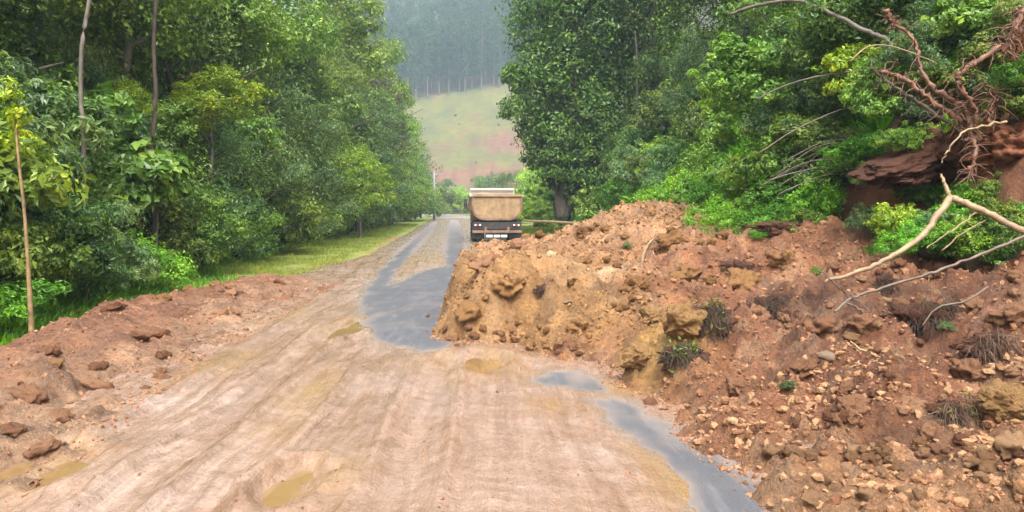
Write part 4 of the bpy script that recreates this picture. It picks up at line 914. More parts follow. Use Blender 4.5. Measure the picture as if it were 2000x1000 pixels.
part('windscreen', [loft_box(-1.0, 1.0, 6.9, 6.93, 1.7, 2.45, .05)], M_GLASS, cab)
part('rear_window', [loft_box(-.8, .8, 5.12, 5.148, 1.75, 2.35, .05)], M_GLASS, cab)
for sx in (-1, 1):
    mi = part('mirror', [loft_box(sx * 1.42 - .1, sx * 1.42 + .1, 6.45, 6.52, 1.65, 2.15, .04)], M_CHAS)
    part('mirror_arm', [tube([(sx * 1.12, 6.5, 2.05), (sx * 1.36, 6.5, 2.05)], [.02, .02], 6)], M_CHAS, mi)
part('chassis', [loft_box(-.48, -.36, .1, 6.6, .72, .96), loft_box(.36, .48, .1, 6.6, .72, .96), loft_box(-.46, .46, .1, .2, .74, .94), loft_box(-.9, .9, .3, .4, .98, 1.08), loft_box(-.7, .7, .5, 4.6, .97, 1.1)], M_CHAS)
part('rear_panel', [loft_box(-1.18, 1.18, .0, .06, .62, .98, .02)], M_CHAS)
part('bumper_bar', [loft_box(-1.2, 1.2, -.1, -.02, .46, .58, .03), loft_box(-.6, -.5, -.02, .3, .46, .74), loft_box(.5, .6, -.02, .3, .46, .74)], M_TIPD)
for sx in (-1, 1):
    part('headlight_guard', [loft_box(sx * .93 - .2, sx * .93 + .2, -.05, -.002, .76, .9, .02)], M_CHAS).name = 'taillight_box'
    for k, (dx, mt) in enumerate(((-.11, M_LENS), (.0, M_RED), (.11, M_LENS))):
        part('taillight', [loft_box(sx * .93 + dx - .045, sx * .93 + dx + .045, -.07, -.052, .79, .87, .02)], mt)
for x0 in (-.52, -.16, .18): part('plate', [loft_box(x0, x0 + .3, -.06, -.045, .24, .36, .015)], M_PLATE)
part('plate_bracket', [loft_box(-.56, .52, -.043, -.02, .2, .48, .015)], M_CHAS)
def wheel(x, y, wd):
    R = .48; prof = [(0, .2), (0, .42), (.03, R - .02), (.07, R), (wd - .07, R), (wd - .03, R - .02), (wd, .42), (wd, .2)]
    ns = 26; V = []; 
    for k in range(ns):
        an = 2 * math.pi * k / ns; tr_ = 1 + (.02 if k % 2 else 0)
        for (dx, q) in prof: V.append((x - wd / 2 + dx, y + q * tr_ * math.cos(an), R + q * tr_ * math.sin(an)))
    i = np.arange(ns * 8).reshape(ns, 8); j = np.roll(i, -1, 0)
    F = np.stack([i[:, :-1], i[:, 1:], j[:, 1:], j[:, :-1]], -1).reshape(-1, 4)
    wl = bpy.data.objects.new('wheel', None); COL.objects.link(wl); wl.parent = tr
    link('tyre', mesh_np('tyre', A(V), F, M_TYRE), wl)
    V1, F1 = tube([(x - wd * .42, y, R), (x - wd * .1, y, R), (x + wd * .42, y, R)], [.21, .14, .21], 16); link('rim', mesh_np('rim', V1, F1, M_RIM, True), wl)
for sx in (-1, 1):
    for y in (1.1, 2.3): wheel(sx * 1.05, y, .27); wheel(sx * .74, y, .27)
    wheel(sx * 1.0, 5.9, .3)
for sx in (-1, 1):
    part('mudflap', [loft_box(sx * .9 - .3, sx * .9 + .3, .38, .4, .14, .72, .01)], M_CHAS)
    part('mudguard', [prism([(sx * .9 - .31, .99), (sx * .9 + .31, .99), (sx * .9 + .31, 1.03), (sx * .9 - .31, 1.03)], .45, 2.95)], M_CHAS)
for y in (1.1, 2.3): part('axle', [tube([(-.9, y, .48), (-.2, y, .48), (0, y, .48), (.2, y, .48), (.9, y, .48)], [.07, .08, .2, .08, .07], 10)], M_CHAS, smooth=True)
tag(tr, 'tan muddy dump truck seen from behind, driving away on the right of the road', 'truck')

# ------------------------------------------------------------------ fallen branches, roots
def branch(name, arms, mat, label, cat='branch', jit=.006, seed=0, sides=7):
    ac = Acc()
    for i, (pts, r0, r1) in enumerate(arms):
        P = curved([W(*q) for q in pts], 7, jit, seed + i); k = len(P); rad = .72 * np.linspace(r0, r1, k) * (1 + .04 * np.random.default_rng(seed + i + 50).normal(size=k))
        ac.add(*tube(P, rad, sides))
    return tag(link(name, ac.mesh(name, mat)), label, cat)
branch('fallen_branch', [([(2060, 480, 7.9), (1995, 450, 8), (1930, 418, 8.1), (1880, 395, 8.2), (1856, 388, 8.25)], .05, .055), ([(1858, 386, 8.25), (1832, 420, 8.1), (1795, 465, 8.0), (1745, 498, 7.9), (1690, 525, 7.9), (1610, 550, 8.0)], .055, .025),
                         ([(1858, 390, 8.25), (1846, 362, 8.3), (1838, 340, 8.35)], .04, .015), ([(1905, 415, 8.15), (1860, 450, 8.0), (1810, 485, 7.95)], .012, .007)], M_BARKP, 'thick pale forked branch bent like an elbow over the rubble at right')
branch('fallen_branch', [([(2050, 440, 7.2), (1975, 472, 7.2), (1890, 508, 7.2), (1800, 540, 7.2), (1700, 570, 7.2), (1660, 585, 7.2), (1632, 608, 7.1)], .022, .018), ([(1660, 583, 7.2), (1625, 548, 7.2), (1595, 525, 7.2)], .014, .008), ([(1650, 590, 7.2), (1672, 600, 7.1), (1688, 612, 7.05)], .016, .01), ([(1640, 560, 7.2), (1690, 600, 7.15), (1720, 640, 7.1)], .009, .005)], M_TWIG, 'long dark thin branch lying across the rubble below the pale forked one')
branch('fallen_twig', [([(1660, 668, 6.1), (1700, 690, 6.05), (1730, 702, 6.0), (1780, 710, 5.95), (1832, 740, 5.9)], .012, .007), ([(1710, 697, 6.03), (1680, 706, 6.0), (1655, 722, 5.95)], .010, .005), ([(1718, 700, 6.0), (1700, 735, 5.9), (1672, 768, 5.8)], .008, .004), ([(1755, 706, 6.0), (1752, 728, 5.9), (1735, 760, 5.8)], .006, .004)], M_BARKP, 'thin pale branching twig lying on the red soil in the right foreground', 'twig', .006)
branch('arching_branch', [([(1425, 28, 13), (1480, 10, 12.8), (1555, 2, 12.4), (1620, 25, 12), (1690, 60, 11.6), (1735, 80, 11.4), (1748, 112, 11.2), (1745, 160, 11.2)], .035, .06)], M_BARKG, 'long arching grey branch broken at its right end near the top edge')
branch('arching_branch', [([(1475, 195, 12.5), (1540, 165, 12.3), (1610, 148, 12), (1700, 138, 11.6), (1740, 150, 11.3), (1790, 165, 11.0), (1800, 182, 10.9)], .018, .04)], M_BARKG, 'thin grey stem curving level below the arching branch')
rt = empty('uprooted_tree', W(1895, 245, 9.4)); b0 = A(rt.location)
def rpart(name, pts, r0, r1, seed, mat=M_BARKR, jit=.012, hairs=0, hl=.25):
    ac = Acc(); P = curved([A(W(*q)) - b0 for q in pts], 7, jit, seed); ac.add(*tube(P, .52 * np.linspace(r0, r1, len(P)) * (1 + .12 * np.random.default_rng(seed).normal(size=len(P))), 7)); r = np.random.default_rng(seed + 9)
    for h in range(hairs):
        p = P[r.integers(1, len(P))]; d = r.normal(size=3) * A([1, .7, 1]); d /= np.linalg.norm(d); l = hl * r.uniform(.4, 1.3)
        Q = curved([p, p + d * l * .5 + r.normal(size=3) * .03, p + d * l + A([0, 0, -.05])], 3); ac.add(*tube(Q, np.linspace(.010, .003, len(Q)), 3))
    return link(name, ac.mesh(name, mat), rt)
rpart('root', [(1735, 28, 9.8), (1745, 45, 9.8), (1785, 80, 9.7), (1795, 120, 9.6), (1812, 160, 9.5), (1850, 190, 9.4), (1885, 215, 9.4), (1895, 250, 9.4)], .035, .075, 1, hairs=26)
rpart('root', [(1735, 22, 9.8), (1738, 36, 9.8), (1748, 48, 9.8)], .075, .045, 2, hairs=26, hl=.12)
rpart('root', [(1990, 60, 9.2), (1960, 88, 9.2), (1915, 118, 9.2), (1880, 138, 9.2), (1868, 152, 9.2), (1885, 185, 9.2), (1905, 215, 9.3), (1900, 250, 9.4)], .07, .05, 3, hairs=60)
rpart('root', [(2020, 10, 9.2), (1992, 30, 9.2), (1975, 75, 9.2), (1955, 100, 9.2)], .12, .07, 4, hairs=110, hl=.22)
rpart('root', [(1720, 140, 9.6), (1755, 148, 9.6), (1790, 170, 9.5), (1830, 205, 9.45), (1880, 235, 9.4)], .055, .07, 5, hairs=70, hl=.22)
rpart('root', [(1700, 132, 9.6), (1735, 160, 9.6), (1790, 200, 9.5), (1850, 240, 9.45)], .03, .05, 6, mat=M_BARK, hairs=30)
rpart('root', [(1840, 318, 8.9), (1850, 295, 8.9), (1880, 262, 8.9), (1920, 245, 9.0), (1965, 238, 9.2)], .012, .035, 7, mat=M_BARKP, hairs=0)
rpart('root', [(1890, 250, 9.4), (1905, 290, 9.3), (1895, 330, 9.2), (1910, 350, 9.2)], .06, .02, 8, hairs=60, hl=.22)
rpart('root', [(1930, 235, 9.3), (1945, 200, 9.3), (1925, 160, 9.3)], .04, .015, 9, hairs=60, hl=.3)
rpart('stump', [(1880, 215, 9.5), (1892, 245, 9.5), (1905, 275, 9.5)], .13, .2, 10, hairs=90, hl=.22)
tag(rt, 'tangle of reddish mud-covered roots of an uprooted tree at upper right', 'tree')
gb = 'thin bent stems pressed down on the right bank'
for i in range(16):
    r = random.Random(i); px = 1500 + i * 13 + r.uniform(-10, 10); py = 330 - i * 3 + r.uniform(-25, 25); L = r.uniform(90, 190); Y = 12.4
    ang = r.uniform(.2, .75)
    stem('bent_stem', [W(px - 20, py + 20, Y), W(px + L * .5 * math.cos(ang), py - L * .42 * math.sin(ang) - 6, Y - .2), W(px + L * math.cos(ang), py - L * .7 * math.sin(ang), Y - .4)], .010, .006, [M_BARKG, M_TWIG][i % 2], 'thin grey stem bent over among the shrubs left of the soil slab', 'stem', sides=5, n=4, seed=i)['group'] = gb
for i, (pts, lab) in enumerate([([(1500, 352), (1560, 335), (1640, 322), (1690, 325)], 'thin grey stem lying level just left of the dark slab'), ([(1840, 490), (1880, 455), (1925, 430)], 'thin pale twig behind the forked branch'), ([(1480, 300), (1560, 250), (1640, 215), (1710, 200)], 'thin stem slanting up to the leftmost muddy root'),
                               ([(1520, 380), (1600, 345), (1670, 340)], 'thin bent stem pointing at the left tip of the dark slab'), ([(1660, 120), (1700, 90), (1760, 95), (1830, 125)], 'thin twig arching between the broken branch and the roots'), ([(1930, 560), (1880, 590), (1830, 600), (1800, 640)], 'thin twig hanging over the large root ball')]):
    yy = [11.6, 8.4, 11.4, 11.6, 9.6, 6.9, 7.2][i]
    stem('thin_stem', [W(a_, b_, yy) for a_, b_ in pts], .011, .006, [M_BARKG, M_BARKP, M_TWIG][i % 3], lab, 'stem', sides=5, n=4, jit=.004, seed=40 + i)
stem('fallen_pole', [W(1022, 431, 33), W(1090, 434, 30), W(1172, 440, 27)], .045, .06, M_BARKP, 'long thin pale trunk fallen across the grass right of the truck', 'log')
stem('bare_sapling', [W(1842, 130, 11.5), W(1845, 60, 11.5), W(1840, -40, 11.5)], .03, .025, M_BARKG, 'thin upright grey stem at the top edge above the root tangle', 'tree')
stem('vine', [W(1262, 540, 11.8), W(1255, 505, 12.0), W(1268, 475, 12.6), W(1285, 462, 13)], .022, .018, M_BARKP, 'pale root looping down over the orange ridge of the landslide', 'root')
stem('vine', [W(1272, 552, 11.6), W(1282, 520, 11.9), W(1275, 490, 12.2)], .012, .01, M_BARKP, 'thinner pale root beside the looping one on the ridge', 'root')
stem('bare_tree', [W(1243, 250, 40), W(1245, 130, 40), W(1240, 60, 40)], .07, .05, M_BARKG, 'pale trunk glimpsed in the dark gap right of the overhanging tree')

# ------------------------------------------------------------------ soil slab, scarp, boulders, clods
def lump(name, sub, seed, amp, mat, sc=(1, 1, 1), freq=1.6, ang=0.0):
    import bmesh
    bm = bmesh.new(); bmesh.ops.create_icosphere(bm, subdivisions=sub, radius=1)
    from mathutils import noise as mn
    off = Vector((seed * 3.1, seed * 1.7, seed * .9)); r = random.Random(seed)
    pl = [(Vector((r.gauss(0, 1), r.gauss(0, 1), r.gauss(0, 1))).normalized(), r.uniform(.62, .85)) for _ in range(9)]
    for v in bm.verts:
        p = v.co.copy()
        for nn, dd in pl:                         # broken flat faces
            k = p.dot(nn)
            if k > dd: p -= nn * (k - dd) * (.5 + ang * .5)
        q = 1 + amp * mn.fractal(v.co * freq + off, 1.0, 2.0, 4) + amp * .4 * mn.fractal(v.co * freq * 3.5 + off, 1.0, 2.0, 3)
        v.co = Vector((p.x * q * sc[0], p.y * q * sc[1], p.z * q * sc[2]))
    me = bpy.data.meshes.new(name); bm.to_mesh(me); bm.free(); me.materials.append(mat)
    me.polygons.foreach_set('use_smooth', np.full(len(me.polygons), sub > 2)); return me
M_SLAB = clod_mat('dark_slab_soil', (.085, .036, .022), (.13, .055, .032)); M_REDSOIL = clod_mat('red_scarp_soil', (.20, .078, .038), (.26, .105, .05)); M_YCLOD = clod_mat('yellow_clay', (.30, .175, .07), (.36, .22, .10))
tchunk = [lump('soil_clod', 3, 70 + i, .5, M_TANC, freq=2.2, ang=.9) for i in range(4)]
def put_lump(name, me, px, py, Y, s, rot, label, cat, group=None):
    o = link(name, me, None, W(px, py, Y)); o.scale = s; o.rotation_euler = rot; return tag(o, label, cat, group)
slab = lump('soil_slab', 5, 3, .35, M_SLAB, freq=1.4)
put_lump('soil_slab', slab, 1762, 322, 10.2, (.60, .5, .15), (.1, -.28, .2), 'dark slab of soil jutting out above the bare red chute', 'soil')
put_lump('soil_slab', lump('soil_slab', 5, 5, .35, M_SLAB, freq=1.5), 1860, 290, 10.2, (.5, .5, .42), (0, -.2, .5), 'dark lump of soil hanging under the uprooted tree', 'soil')
put_lump('soil_scarp', lump('soil_scarp', 5, 8, .45, M_REDSOIL, freq=2.2), 1985, 292, 9.6, (.55, .5, .36), (0, .05, .1), 'red soil scarp below the roots at the right edge', 'soil')
put_lump('soil_chunk', lump('soil_chunk', 5, 9, .5, M_SLAB, freq=2), 1775, 350, 10.0, (.3, .3, .09), (0, -.2, 0), 'smaller reddish soil chunk under the dark slab', 'soil')
put_lump('soil_scarp', lump('soil_scarp', 5, 11, .5, M_REDSOIL, freq=2.2), 1997, 80, 9.8, (.12, .2, .36), (0, 0, 0), 'column of red earth among the roots in the top right corner', 'soil')
chunk = [lump('soil_clod', 3, 20 + i, .5, M_CLOD, freq=2.2, ang=.9) for i in range(4)]; pchunk = [lump('soil_clod', 3, 30 + i, .45, M_PALE, freq=2.2, ang=.9) for i in range(4)]; rchunk = [lump('rock', 3, 40 + i, .22, M_ROCK, ang=1.0) for i in range(3)]
def at(px, z0, py, dz=0):
    """land a thing on the surface along the ray of a photo pixel"""
    Y = 3.0
    while Y < 40:
        x = (px - 1000) / FPX * Y; z = CAM_H - (py - 405) / FPX * Y
        if z <= surf(x, Y) : break
        Y += .04
    return x, Y, surf(x, Y) + dz
def rock_at(me, px, py, rpx, label, cat='rock', group=None, flat=.75, sink=.3, name=None):
    x, y, z = at(px, 0, py); R = rpx / FPX * y; o = link(name or me.name.split('.')[0], me, None, (x, y, z + R * flat * (1 - sink) - R * flat * .3))
    o.scale = (R, R * random.uniform(.8, 1.1), R * flat); o.rotation_euler = (random.uniform(-.3, .3), random.uniform(-.3, .3), random.random() * 6.28); return tag(o, label, cat, group)
rock_at(rchunk[0], 1898, 520, 40, 'big pale boulder poking out below the dark branch at right', flat=1.0)
rock_at(rchunk[1], 1820, 505, 24, 'smaller pale rock left of the big boulder')
rock_at(lump('soil_clod', 5, 66, .3, M_YCLOD, freq=1.8, ang=1), 1960, 800, 52, 'large yellow-brown clay lump near the right edge foreground', 'clod', flat=.7)
rock_at(pchunk[1], 1985, 880, 36, 'tan clod at the right edge beside the water trickle', 'clod')
rock_at(lump('clay_block', 5, 61, .35, M_YCLOD, freq=1.8, ang=1), 1330, 660, 46, 'yellow clay block with grass stuck to its right side', 'clod', flat=.9, name='clay_block')
rock_at(lump('clay_block', 5, 63, .35, M_YCLOD, freq=2, ang=1), 1245, 722, 34, 'yellow clay block at the foot of the slide touching the road', 'clod', flat=.9, name='clay_block')
rock_at(lump('clay_block', 5, 65, .35, M_YCLOD, freq=2, ang=1), 1275, 628, 26, 'mustard yellow clay lump halfway up the landslide front', 'clod', name='clay_block')
rock_at(chunk[1], 1272, 792, 14, 'dark brown clod lying at the asphalt edge', 'clod')
rock_at(rchunk[2], 1615, 705, 18, 'small pale stone in the red soil left of the pale twig')
rock_at(tchunk[0], 915, 622, 26, 'rounded brown clod at the left tip of the landslide', 'clod')
rock_at(chunk[2], 925, 742, 16, 'flat brown clod lying alone on the muddy road', 'clod', flat=.25)
rock_at(chunk[3], 835, 620, 5, 'tiny dark stone alone on the bare wet asphalt', 'rock')
rock_at(rchunk[0], 1110, 597, 9, 'pale yellowish fragment on the face of the landslide', 'rock', flat=.4)
for (px, py, r0, lab) in [(190, 760, 30, 'flat wet clod with a shadowed edge on the mud bank'), (85, 880, 34, 'rounded clod at the inner foot of the mud bank'), (270, 660, 26, 'brown clod in the middle of the mud bank'), (310, 655, 20, 'smaller clod right beside the brown one on the mud bank'), (60, 780, 32, 'lumpy clod near the left edge on the mud bank'),
                          (120, 820, 28, 'tan clod low on the mud bank'), (30, 850, 26, 'dark clod at the left edge of the mud bank'), (430, 615, 18, 'small clod toward the far end of the mud bank'), (220, 605, 26, 'clod on the crest of the mud bank below the weeds'), (150, 615, 24, 'reddish clod on the crest near the leaning stem')]:
    rock_at(random.choice(chunk), px, py, r0, lab, 'clod', flat=.5, sink=.6)
def zone_clods(n, pxr, pyr, rr_, meshes, where, cat, seed, flat=.8):
    r = random.Random(seed)
    for _ in range(n):
        px = r.uniform(*pxr); py = r.uniform(*pyr); random.seed(int(px * 7 + py))
        if px < 1180 and py > 700: continue
        if float(vnoise(A([px / 55.]), A([py / 30.]), seed)[0]) < -.05: continue
        if py > 760 and px < 1250 + (py - 790) * 1.35: continue
        rp = r.uniform(*rr_); f_ = (rp - rr_[0]) / (rr_[1] - rr_[0]); g_ = (px - pxr[0]) / (pxr[1] - pxr[0])
        rock_at(r.choice(meshes), px, py, rp, ('small ' if f_ < .35 else 'medium-sized ' if f_ < .7 else 'large ') + where + (', left part' if g_ < .33 else ', middle part' if g_ < .66 else ', right part'), cat, where.split(',')[0] + ' group' if 0 else 'loose ' + cat + 's, ' + where.split(' in ')[-1].split(' on ')[-1], flat=flat)
zone_clods(130, (1500, 2000), (860, 1000), (6, 20), pchunk, 'loose pale clod lying in the pale rubble of the lower right corner', 'clod', 1)
zone_clods(80, (1450, 2000), (740, 900), (6, 18), chunk, 'reddish clod lying in the muddy rubble of the right foreground', 'clod', 2)
zone_clods(80, (1500, 2000), (480, 700), (6, 16), chunk + pchunk[:1], 'brown clod lying in the rubble under the fallen branches', 'clod', 3)
zone_clods(80, (900, 1400), (580, 690), (4, 10), tchunk, 'brown clod lying on the steep front of the landslide', 'clod', 4)
zone_clods(70, (960, 1500), (430, 560), (5, 12), tchunk, 'orange-brown clod lying on the upper ridge of the landslide', 'clod', 5)
zone_clods(50, (860, 1150), (640, 700), (4, 10), chunk, 'crumb of soil lying at the front foot of the landslide', 'clod', 6)

for i, (px, py, r0, kind, lab) in enumerate([(1450, 560, 34, 1, 'broken orange clod block on the ridge left of the branches'), (1540, 510, 30, 1, 'pale orange clod under the bright weeds'), (1480, 620, 30, 0, 'dark red broken clod left of the middle root mat'), (1600, 640, 36, 0, 'large dark red clod right of the middle root mat'), (1570, 720, 28, 0, 'broken red clod below the middle root mat'), (1680, 640, 30, 0, 'red clod between the dark branch and the twig'),
                                      (1440, 760, 26, 0, 'red clod beside the lower grassy tuft'), (1660, 800, 34, 0, 'wide wet red clod in the right foreground'), (1780, 800, 30, 0, 'wet clod left of the straw-like root clump'), (1350, 540, 34, 1, 'orange clod block on top of the landslide'), (1240, 560, 30, 1, 'tan clod block near the lip of the front lobe'), (1000, 560, 30, 1, 'tan slumped block on the front lobe, left part'),
                                      (1130, 640, 28, 1, 'tan slumped block low on the front lobe'), (950, 520, 30, 0, 'dark crumbly block on the upper left lip of the front lobe'), (1010, 490, 26, 0, 'red block behind the lip near the truck'), (1900, 740, 34, 0, 'red clod above the large yellow-brown lump'), (1980, 620, 36, 0, 'red clod at the right edge above the root clump'), (1900, 600, 26, 0, 'red clod right of the large root ball'), (1310, 470, 26, 1, 'orange block on the ridge crest')]):
    rock_at(lump('soil_block', 4, 200 + i, .55, [M_CLOD, M_TANC][kind], freq=1.9, ang=1), px, py, r0, lab, 'clod', flat=.7, sink=.75, name='soil_block')

rb = random.Random(12); kk = 0
while kk < 60:
    y = rb.uniform(4.6, 16); x = float(xo(y)) + rb.random() * float(xi(y) - xo(y)) * 1.05
    if float(vnoise(A([x * 1.6]), A([y * 1.1]), 77)[0]) < 0: y = y; kk += 1; continue
    R0 = rb.uniform(.03, .10) * (1 + .03 * y); o = link('soil_clod', rb.choice(chunk + tchunk[:1]), None, (x, y, surf(x, y) + R0 * .1)); o.scale = (R0, R0 * .9, R0 * .6); o.rotation_euler = (rb.uniform(-.3, .3), rb.uniform(-.3, .3), rb.random() * 6.28); kk += 1
    tag(o, 'wet brown clod lying loose on the ' + ('near' if y < 8 else 'middle' if y < 12 else 'far') + ' part of the left mud bank', 'clod', 'loose clods on the left mud bank')

# small rubble: uncountable crumbs
import bmesh
def ico():
    bm = bmesh.new(); bmesh.ops.create_icosphere(bm, subdivisions=1, radius=1); V = A([v.co[:] for v in bm.verts]); F = A([[v.index for v in f.verts] for f in bm.faces]).astype(int); bm.free(); return V, F
IV, IF = ico()
bm_ = bmesh.new(); bmesh.ops.create_icosphere(bm_, subdivisions=1, radius=1); bm_.free()
def rubble(name, X, Y, Z, Rr, mat, seed, label):
    r = np.random.default_rng(seed); n = len(X)
    J = IV[None] * (1 + .22 * r.normal(size=(n, len(IV), 1))) * (.6 + .7 * r.random((n, 1, 3)))
    an = r.random(n) * 6.283; c, s = np.cos(an)[:, None], np.sin(an)[:, None]
    x = J[..., 0] * c - J[..., 1] * s; y = J[..., 0] * s + J[..., 1] * c
    V = np.stack([x, y, J[..., 2] * .8], -1) * Rr[:, None, None] + np.stack([X, Y, Z], 1)[:, None]
    F = (IF[None] + (np.arange(n) * len(IV))[:, None, None]).reshape(-1, 3)
    return tag(link(name, mesh_np(name, V.reshape(-1, 3), F, mat, False)), label, 'rubble', kind='stuff')
r_ = np.random.default_rng(8)
def mscatter(n, y0, y1, x0, x1, pw=1.4):
    Y = y0 + (y1 - y0) * r_.random(n) ** pw; X = x0 + (x1 - x0) * r_.random(n); sd = polysd(FOOT, X, Y); k = (sd > -.08) & (r_.random(n) < .35 + .65 * (vnoise(X / .6, Y / .6, 44) > 0)); return X[k], Y[k]
X, Y = mscatter(24000, 3.6, 17, -1.2, 6.5); Rr = .004 + .030 * r_.random(len(X)) ** 6 + .0012 * Y; Z = mound(X, Y)
fr = (X < 2.2) & (Y > 8) | (Y > 11.5)
rubble('soil_crumbs', X[~fr], Y[~fr], (Z + Rr * .2)[~fr], Rr[~fr], M_CLOD, 1, 'small red-brown crumbs of soil covering the near part of the landslide')
rubble('soil_crumbs', X[fr], Y[fr], (Z + Rr * .2)[fr], Rr[fr], M_TANC, 6, 'small tan crumbs of soil covering the front lobe and ridge of the landslide')
X, Y = mscatter(12000, 3.4, 6.2, 1.3, 5.0, 1.6); Rr = .004 + .036 * r_.random(len(X)) ** 6; Z = mound(X, Y)
rubble('pale_crumbs', X, Y, Z + Rr * .2, Rr, M_PALE, 2, 'small pale crumbs and pebbles in the right foreground rubble')
n = 4500; Y = 3.5 + 13.5 * r_.random(n) ** 1.3; X = xo(Y) + (xi(Y) + .3 - xo(Y)) * r_.random(n); Rr = .004 + .02 * r_.random(n) ** 5 + .0006 * Y; Z = np.maximum(bank(X, Y), mud(X, Y)[0])
rubble('soil_crumbs', X, Y, Z + Rr * .1, Rr, M_CLOD, 3, 'small reddish crumbs of soil on the mud bank')
n = 1500; Y = 3.5 + 9 * r_.random(n) ** 1.3; X = -3.6 + 5.6 * r_.random(n) - .078 * Y; T, o_ = mud(X, Y); k = (o_ > .05) & (polysd(FOOT, X, Y) < 0); X, Y, T = X[k], Y[k], T[k]; Rr = .003 + .010 * r_.random(len(X)) ** 3
rubble('mud_specks', X, Y, np.maximum(T, .008), Rr, M_CLOD, 4, 'brown mud specks scattered over the muddy road')
# foot crumbs on the asphalt along the slide
k = 1500; t_ = r_.random(k) * 14; ii = np.minimum(t_.astype(int), 15) + 2; f = t_ - t_.astype(int); FP = A(FOOT)
X = FP[ii, 0] * (1 - f) + FP[ii + 1, 0] * f + r_.normal(.03, .06, k); Y = FP[ii, 1] * (1 - f) + FP[ii + 1, 1] * f + r_.normal(0, .06, k); Rr = .004 + .018 * r_.random(k) ** 5
rubble('soil_crumbs', X, Y, np.maximum(mud(X, Y)[0], 0) + Rr * .2, Rr, M_CLOD, 5, 'crumbs of soil strewn along the front foot of the landslide')

# torn root mats and grass clumps in the slide
corem = [lump('soil_core', 4, 80 + i, .7, M_SLAB, freq=2.4) for i in range(2)]
def root_mat(px, py, wpx, hpx, n, mat, label, seed, lean=(0, -1, -.6), leaf=None, name='root_clump', L=.16):
    n = int(n * .55); L = L * .8
    x, y, z = at(px, 0, py); t = empty(name, (x, y, z)); r = np.random.default_rng(seed); rx = wpx / FPX * y / 2; rz = hpx / FPX * y / 2
    P0 = r.normal(size=(n, 3)); P0 /= np.linalg.norm(P0, axis=1, keepdims=True); P0[:, 1] = -np.abs(P0[:, 1]) * .6; P0 = P0 * A([rx, max(rx, rz) * .6, rz]) * r.random((n, 1)) ** .6 * (.55 + .9 * (vnoise(P0[:, 0] * 2.3 + seed, P0[:, 2] * 2.3, seed) * .5 + .5))[:, None] + A([0, 0, rz * .2])
    d = P0 / (np.linalg.norm(P0, axis=1, keepdims=True) + 1e-6) * .45 + A(lean) * .5 + r.normal(size=(n, 3)) * .75; d[:, 2] = -np.abs(d[:, 2]) * .8 + .15; d /= np.linalg.norm(d, axis=1, keepdims=True)
    l = (L * (.4 + r.random(n)))[:, None]; s = r.normal(size=(n, 3)); s /= np.linalg.norm(s, axis=1, keepdims=True); w_ = .002
    P1 = P0 + d * l * .5; P2 = P1 + (d * .6 + A([0, 0, -.6])) * l * .5
    V = np.stack([P0 - s * w_, P0 + s * w_, P1 + s * w_, P1 - s * w_, P2 + s * w_ * .4, P2 - s * w_ * .4], 1).reshape(-1, 3); i = np.arange(n)[:, None] * 6
    F = np.concatenate([i + A([[0, 1, 2, 3]]).astype(int), i + A([[3, 2, 4, 5]]).astype(int)])
    link('root_fibres', mesh_np('root_fibres', V, F, mat, False), t)
    core = link('soil_core', corem[seed % 2], t); core.location = (0, .05, 0); core.scale = (rx * 1.0, max(rx, rz) * .5, rz * .8)
    if leaf:
        V, F = leaves(P0[:leaf] * 1.05 + A([0, -.02, .03]), r.normal(size=(leaf, 3)) + A([0, -.3, .8]), .06, .35, r); link('leaves', mesh_np('leaves', V, F, L_OLIVE), t)
    return tag(t, label, 'roots')
M_DKROOT = plain('dark_roots', (.06, .036, .022), .7, var=.6, scale=9)
root_mat(1385, 640, 90, 90, 2600, M_DKROOT, 'dark mat of grass and roots hanging on the right of the yellow clay block', 1, leaf=160)
root_mat(1335, 705, 80, 60, 1500, M_DKROOT, 'lower dark grassy tuft reaching down toward the asphalt', 2, leaf=90)
root_mat(1510, 620, 110, 70, 2600, M_DKROOT, 'dark brown root mat hanging in a hollow in the middle of the rubble', 3)
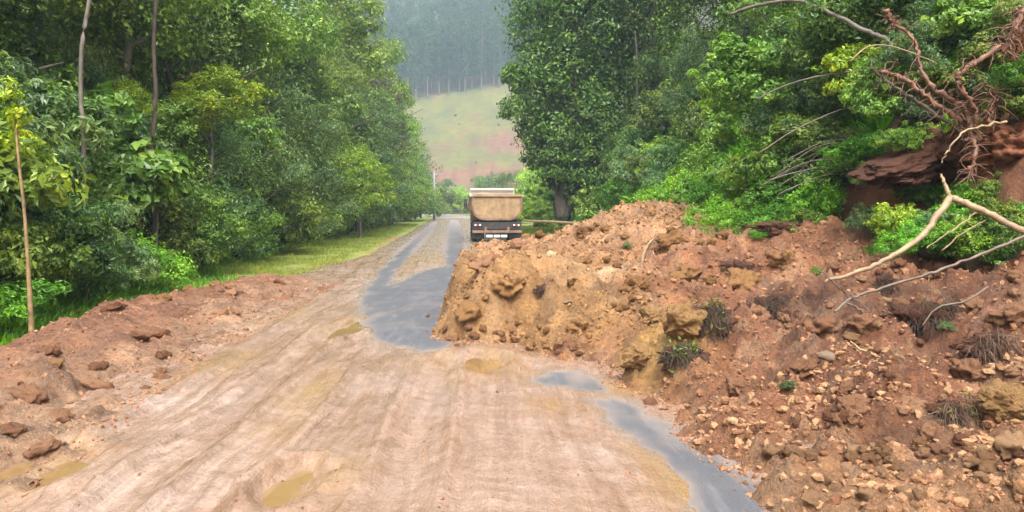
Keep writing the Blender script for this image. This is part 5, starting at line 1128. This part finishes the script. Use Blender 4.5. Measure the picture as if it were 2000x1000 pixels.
root_mat(1820, 640, 150, 110, 4200, M_DKROOT, 'large dark root ball above the pale twig in the right foreground', 4, leaf=60)
root_mat(1730, 570, 50, 70, 1200, M_DKROOT, 'small dark root tuft just below the long dark branch', 5)
root_mat(1870, 830, 110, 80, 2200, M_STRAW, 'brown straw-like root clump beside the water trickle', 6, leaf=40)
root_mat(1940, 690, 110, 70, 1800, M_STRAW, 'purplish brown root clump near the right edge', 7)
root_mat(1440, 530, 70, 50, 900, M_DKROOT, 'dark rooty patch on the ridge left of the fallen branches', 8)
root_mat(1060, 575, 40, 34, 500, M_DKROOT, 'dark knot of roots added in place of the dark hole in the landslide front', 9, L=.08)  # dark clump added to stand in for the darkness of the hole
root_mat(1520, 455, 90, 40, 900, M_DKROOT, 'dark brown root mat under the weeds at the top of the slide', 10)
for (px, py, s, lab) in ((1600, 535, .10, 'small sprig of weeds left of the fork of the dark branch'), (1225, 488, .09, 'grey-green weed sprig on the orange ridge'), (1540, 775, .07, 'little olive weed tuft in the red rubble'), (1850, 655, .07, 'small leafy sprig on top of the large root ball'), (1480, 470, .14, 'low weeds at the back of the ridge')):
    x, y, z = at(px, 0, py); o = link('weed_sprig', SHRUB[3 if s < .1 else 4][1], None, (x, y, z - .01)); o.scale = (s, s, s * .7); tag(o, lab, 'weed')

# ------------------------------------------------------------------ haze
V = A([(x, y, z) for z in (-1.3, 215) for x, y in ((-440, -75), (440, -75), (440, 780), (-440, 780))])
F = A([[3, 2, 1, 0], [4, 5, 6, 7], [0, 1, 5, 4], [1, 2, 6, 5], [2, 3, 7, 6], [3, 0, 4, 7]]).astype(int)
m = bpy.data.materials.new('haze_air'); m.use_nodes = True; t = m.node_tree; t.nodes.clear()
o_ = t.nodes.new('ShaderNodeOutputMaterial'); v = N(t, 'ShaderNodeVolumePrincipled', Density=.00082); v.inputs['Color'].default_value = (.66, .84, .98, 1); v.inputs['Anisotropy'].default_value = 0
t.links.new(v.outputs[0], o_.inputs['Volume'])
tag(link('haze', mesh_np('haze', V, F, m)), kind='stuff')
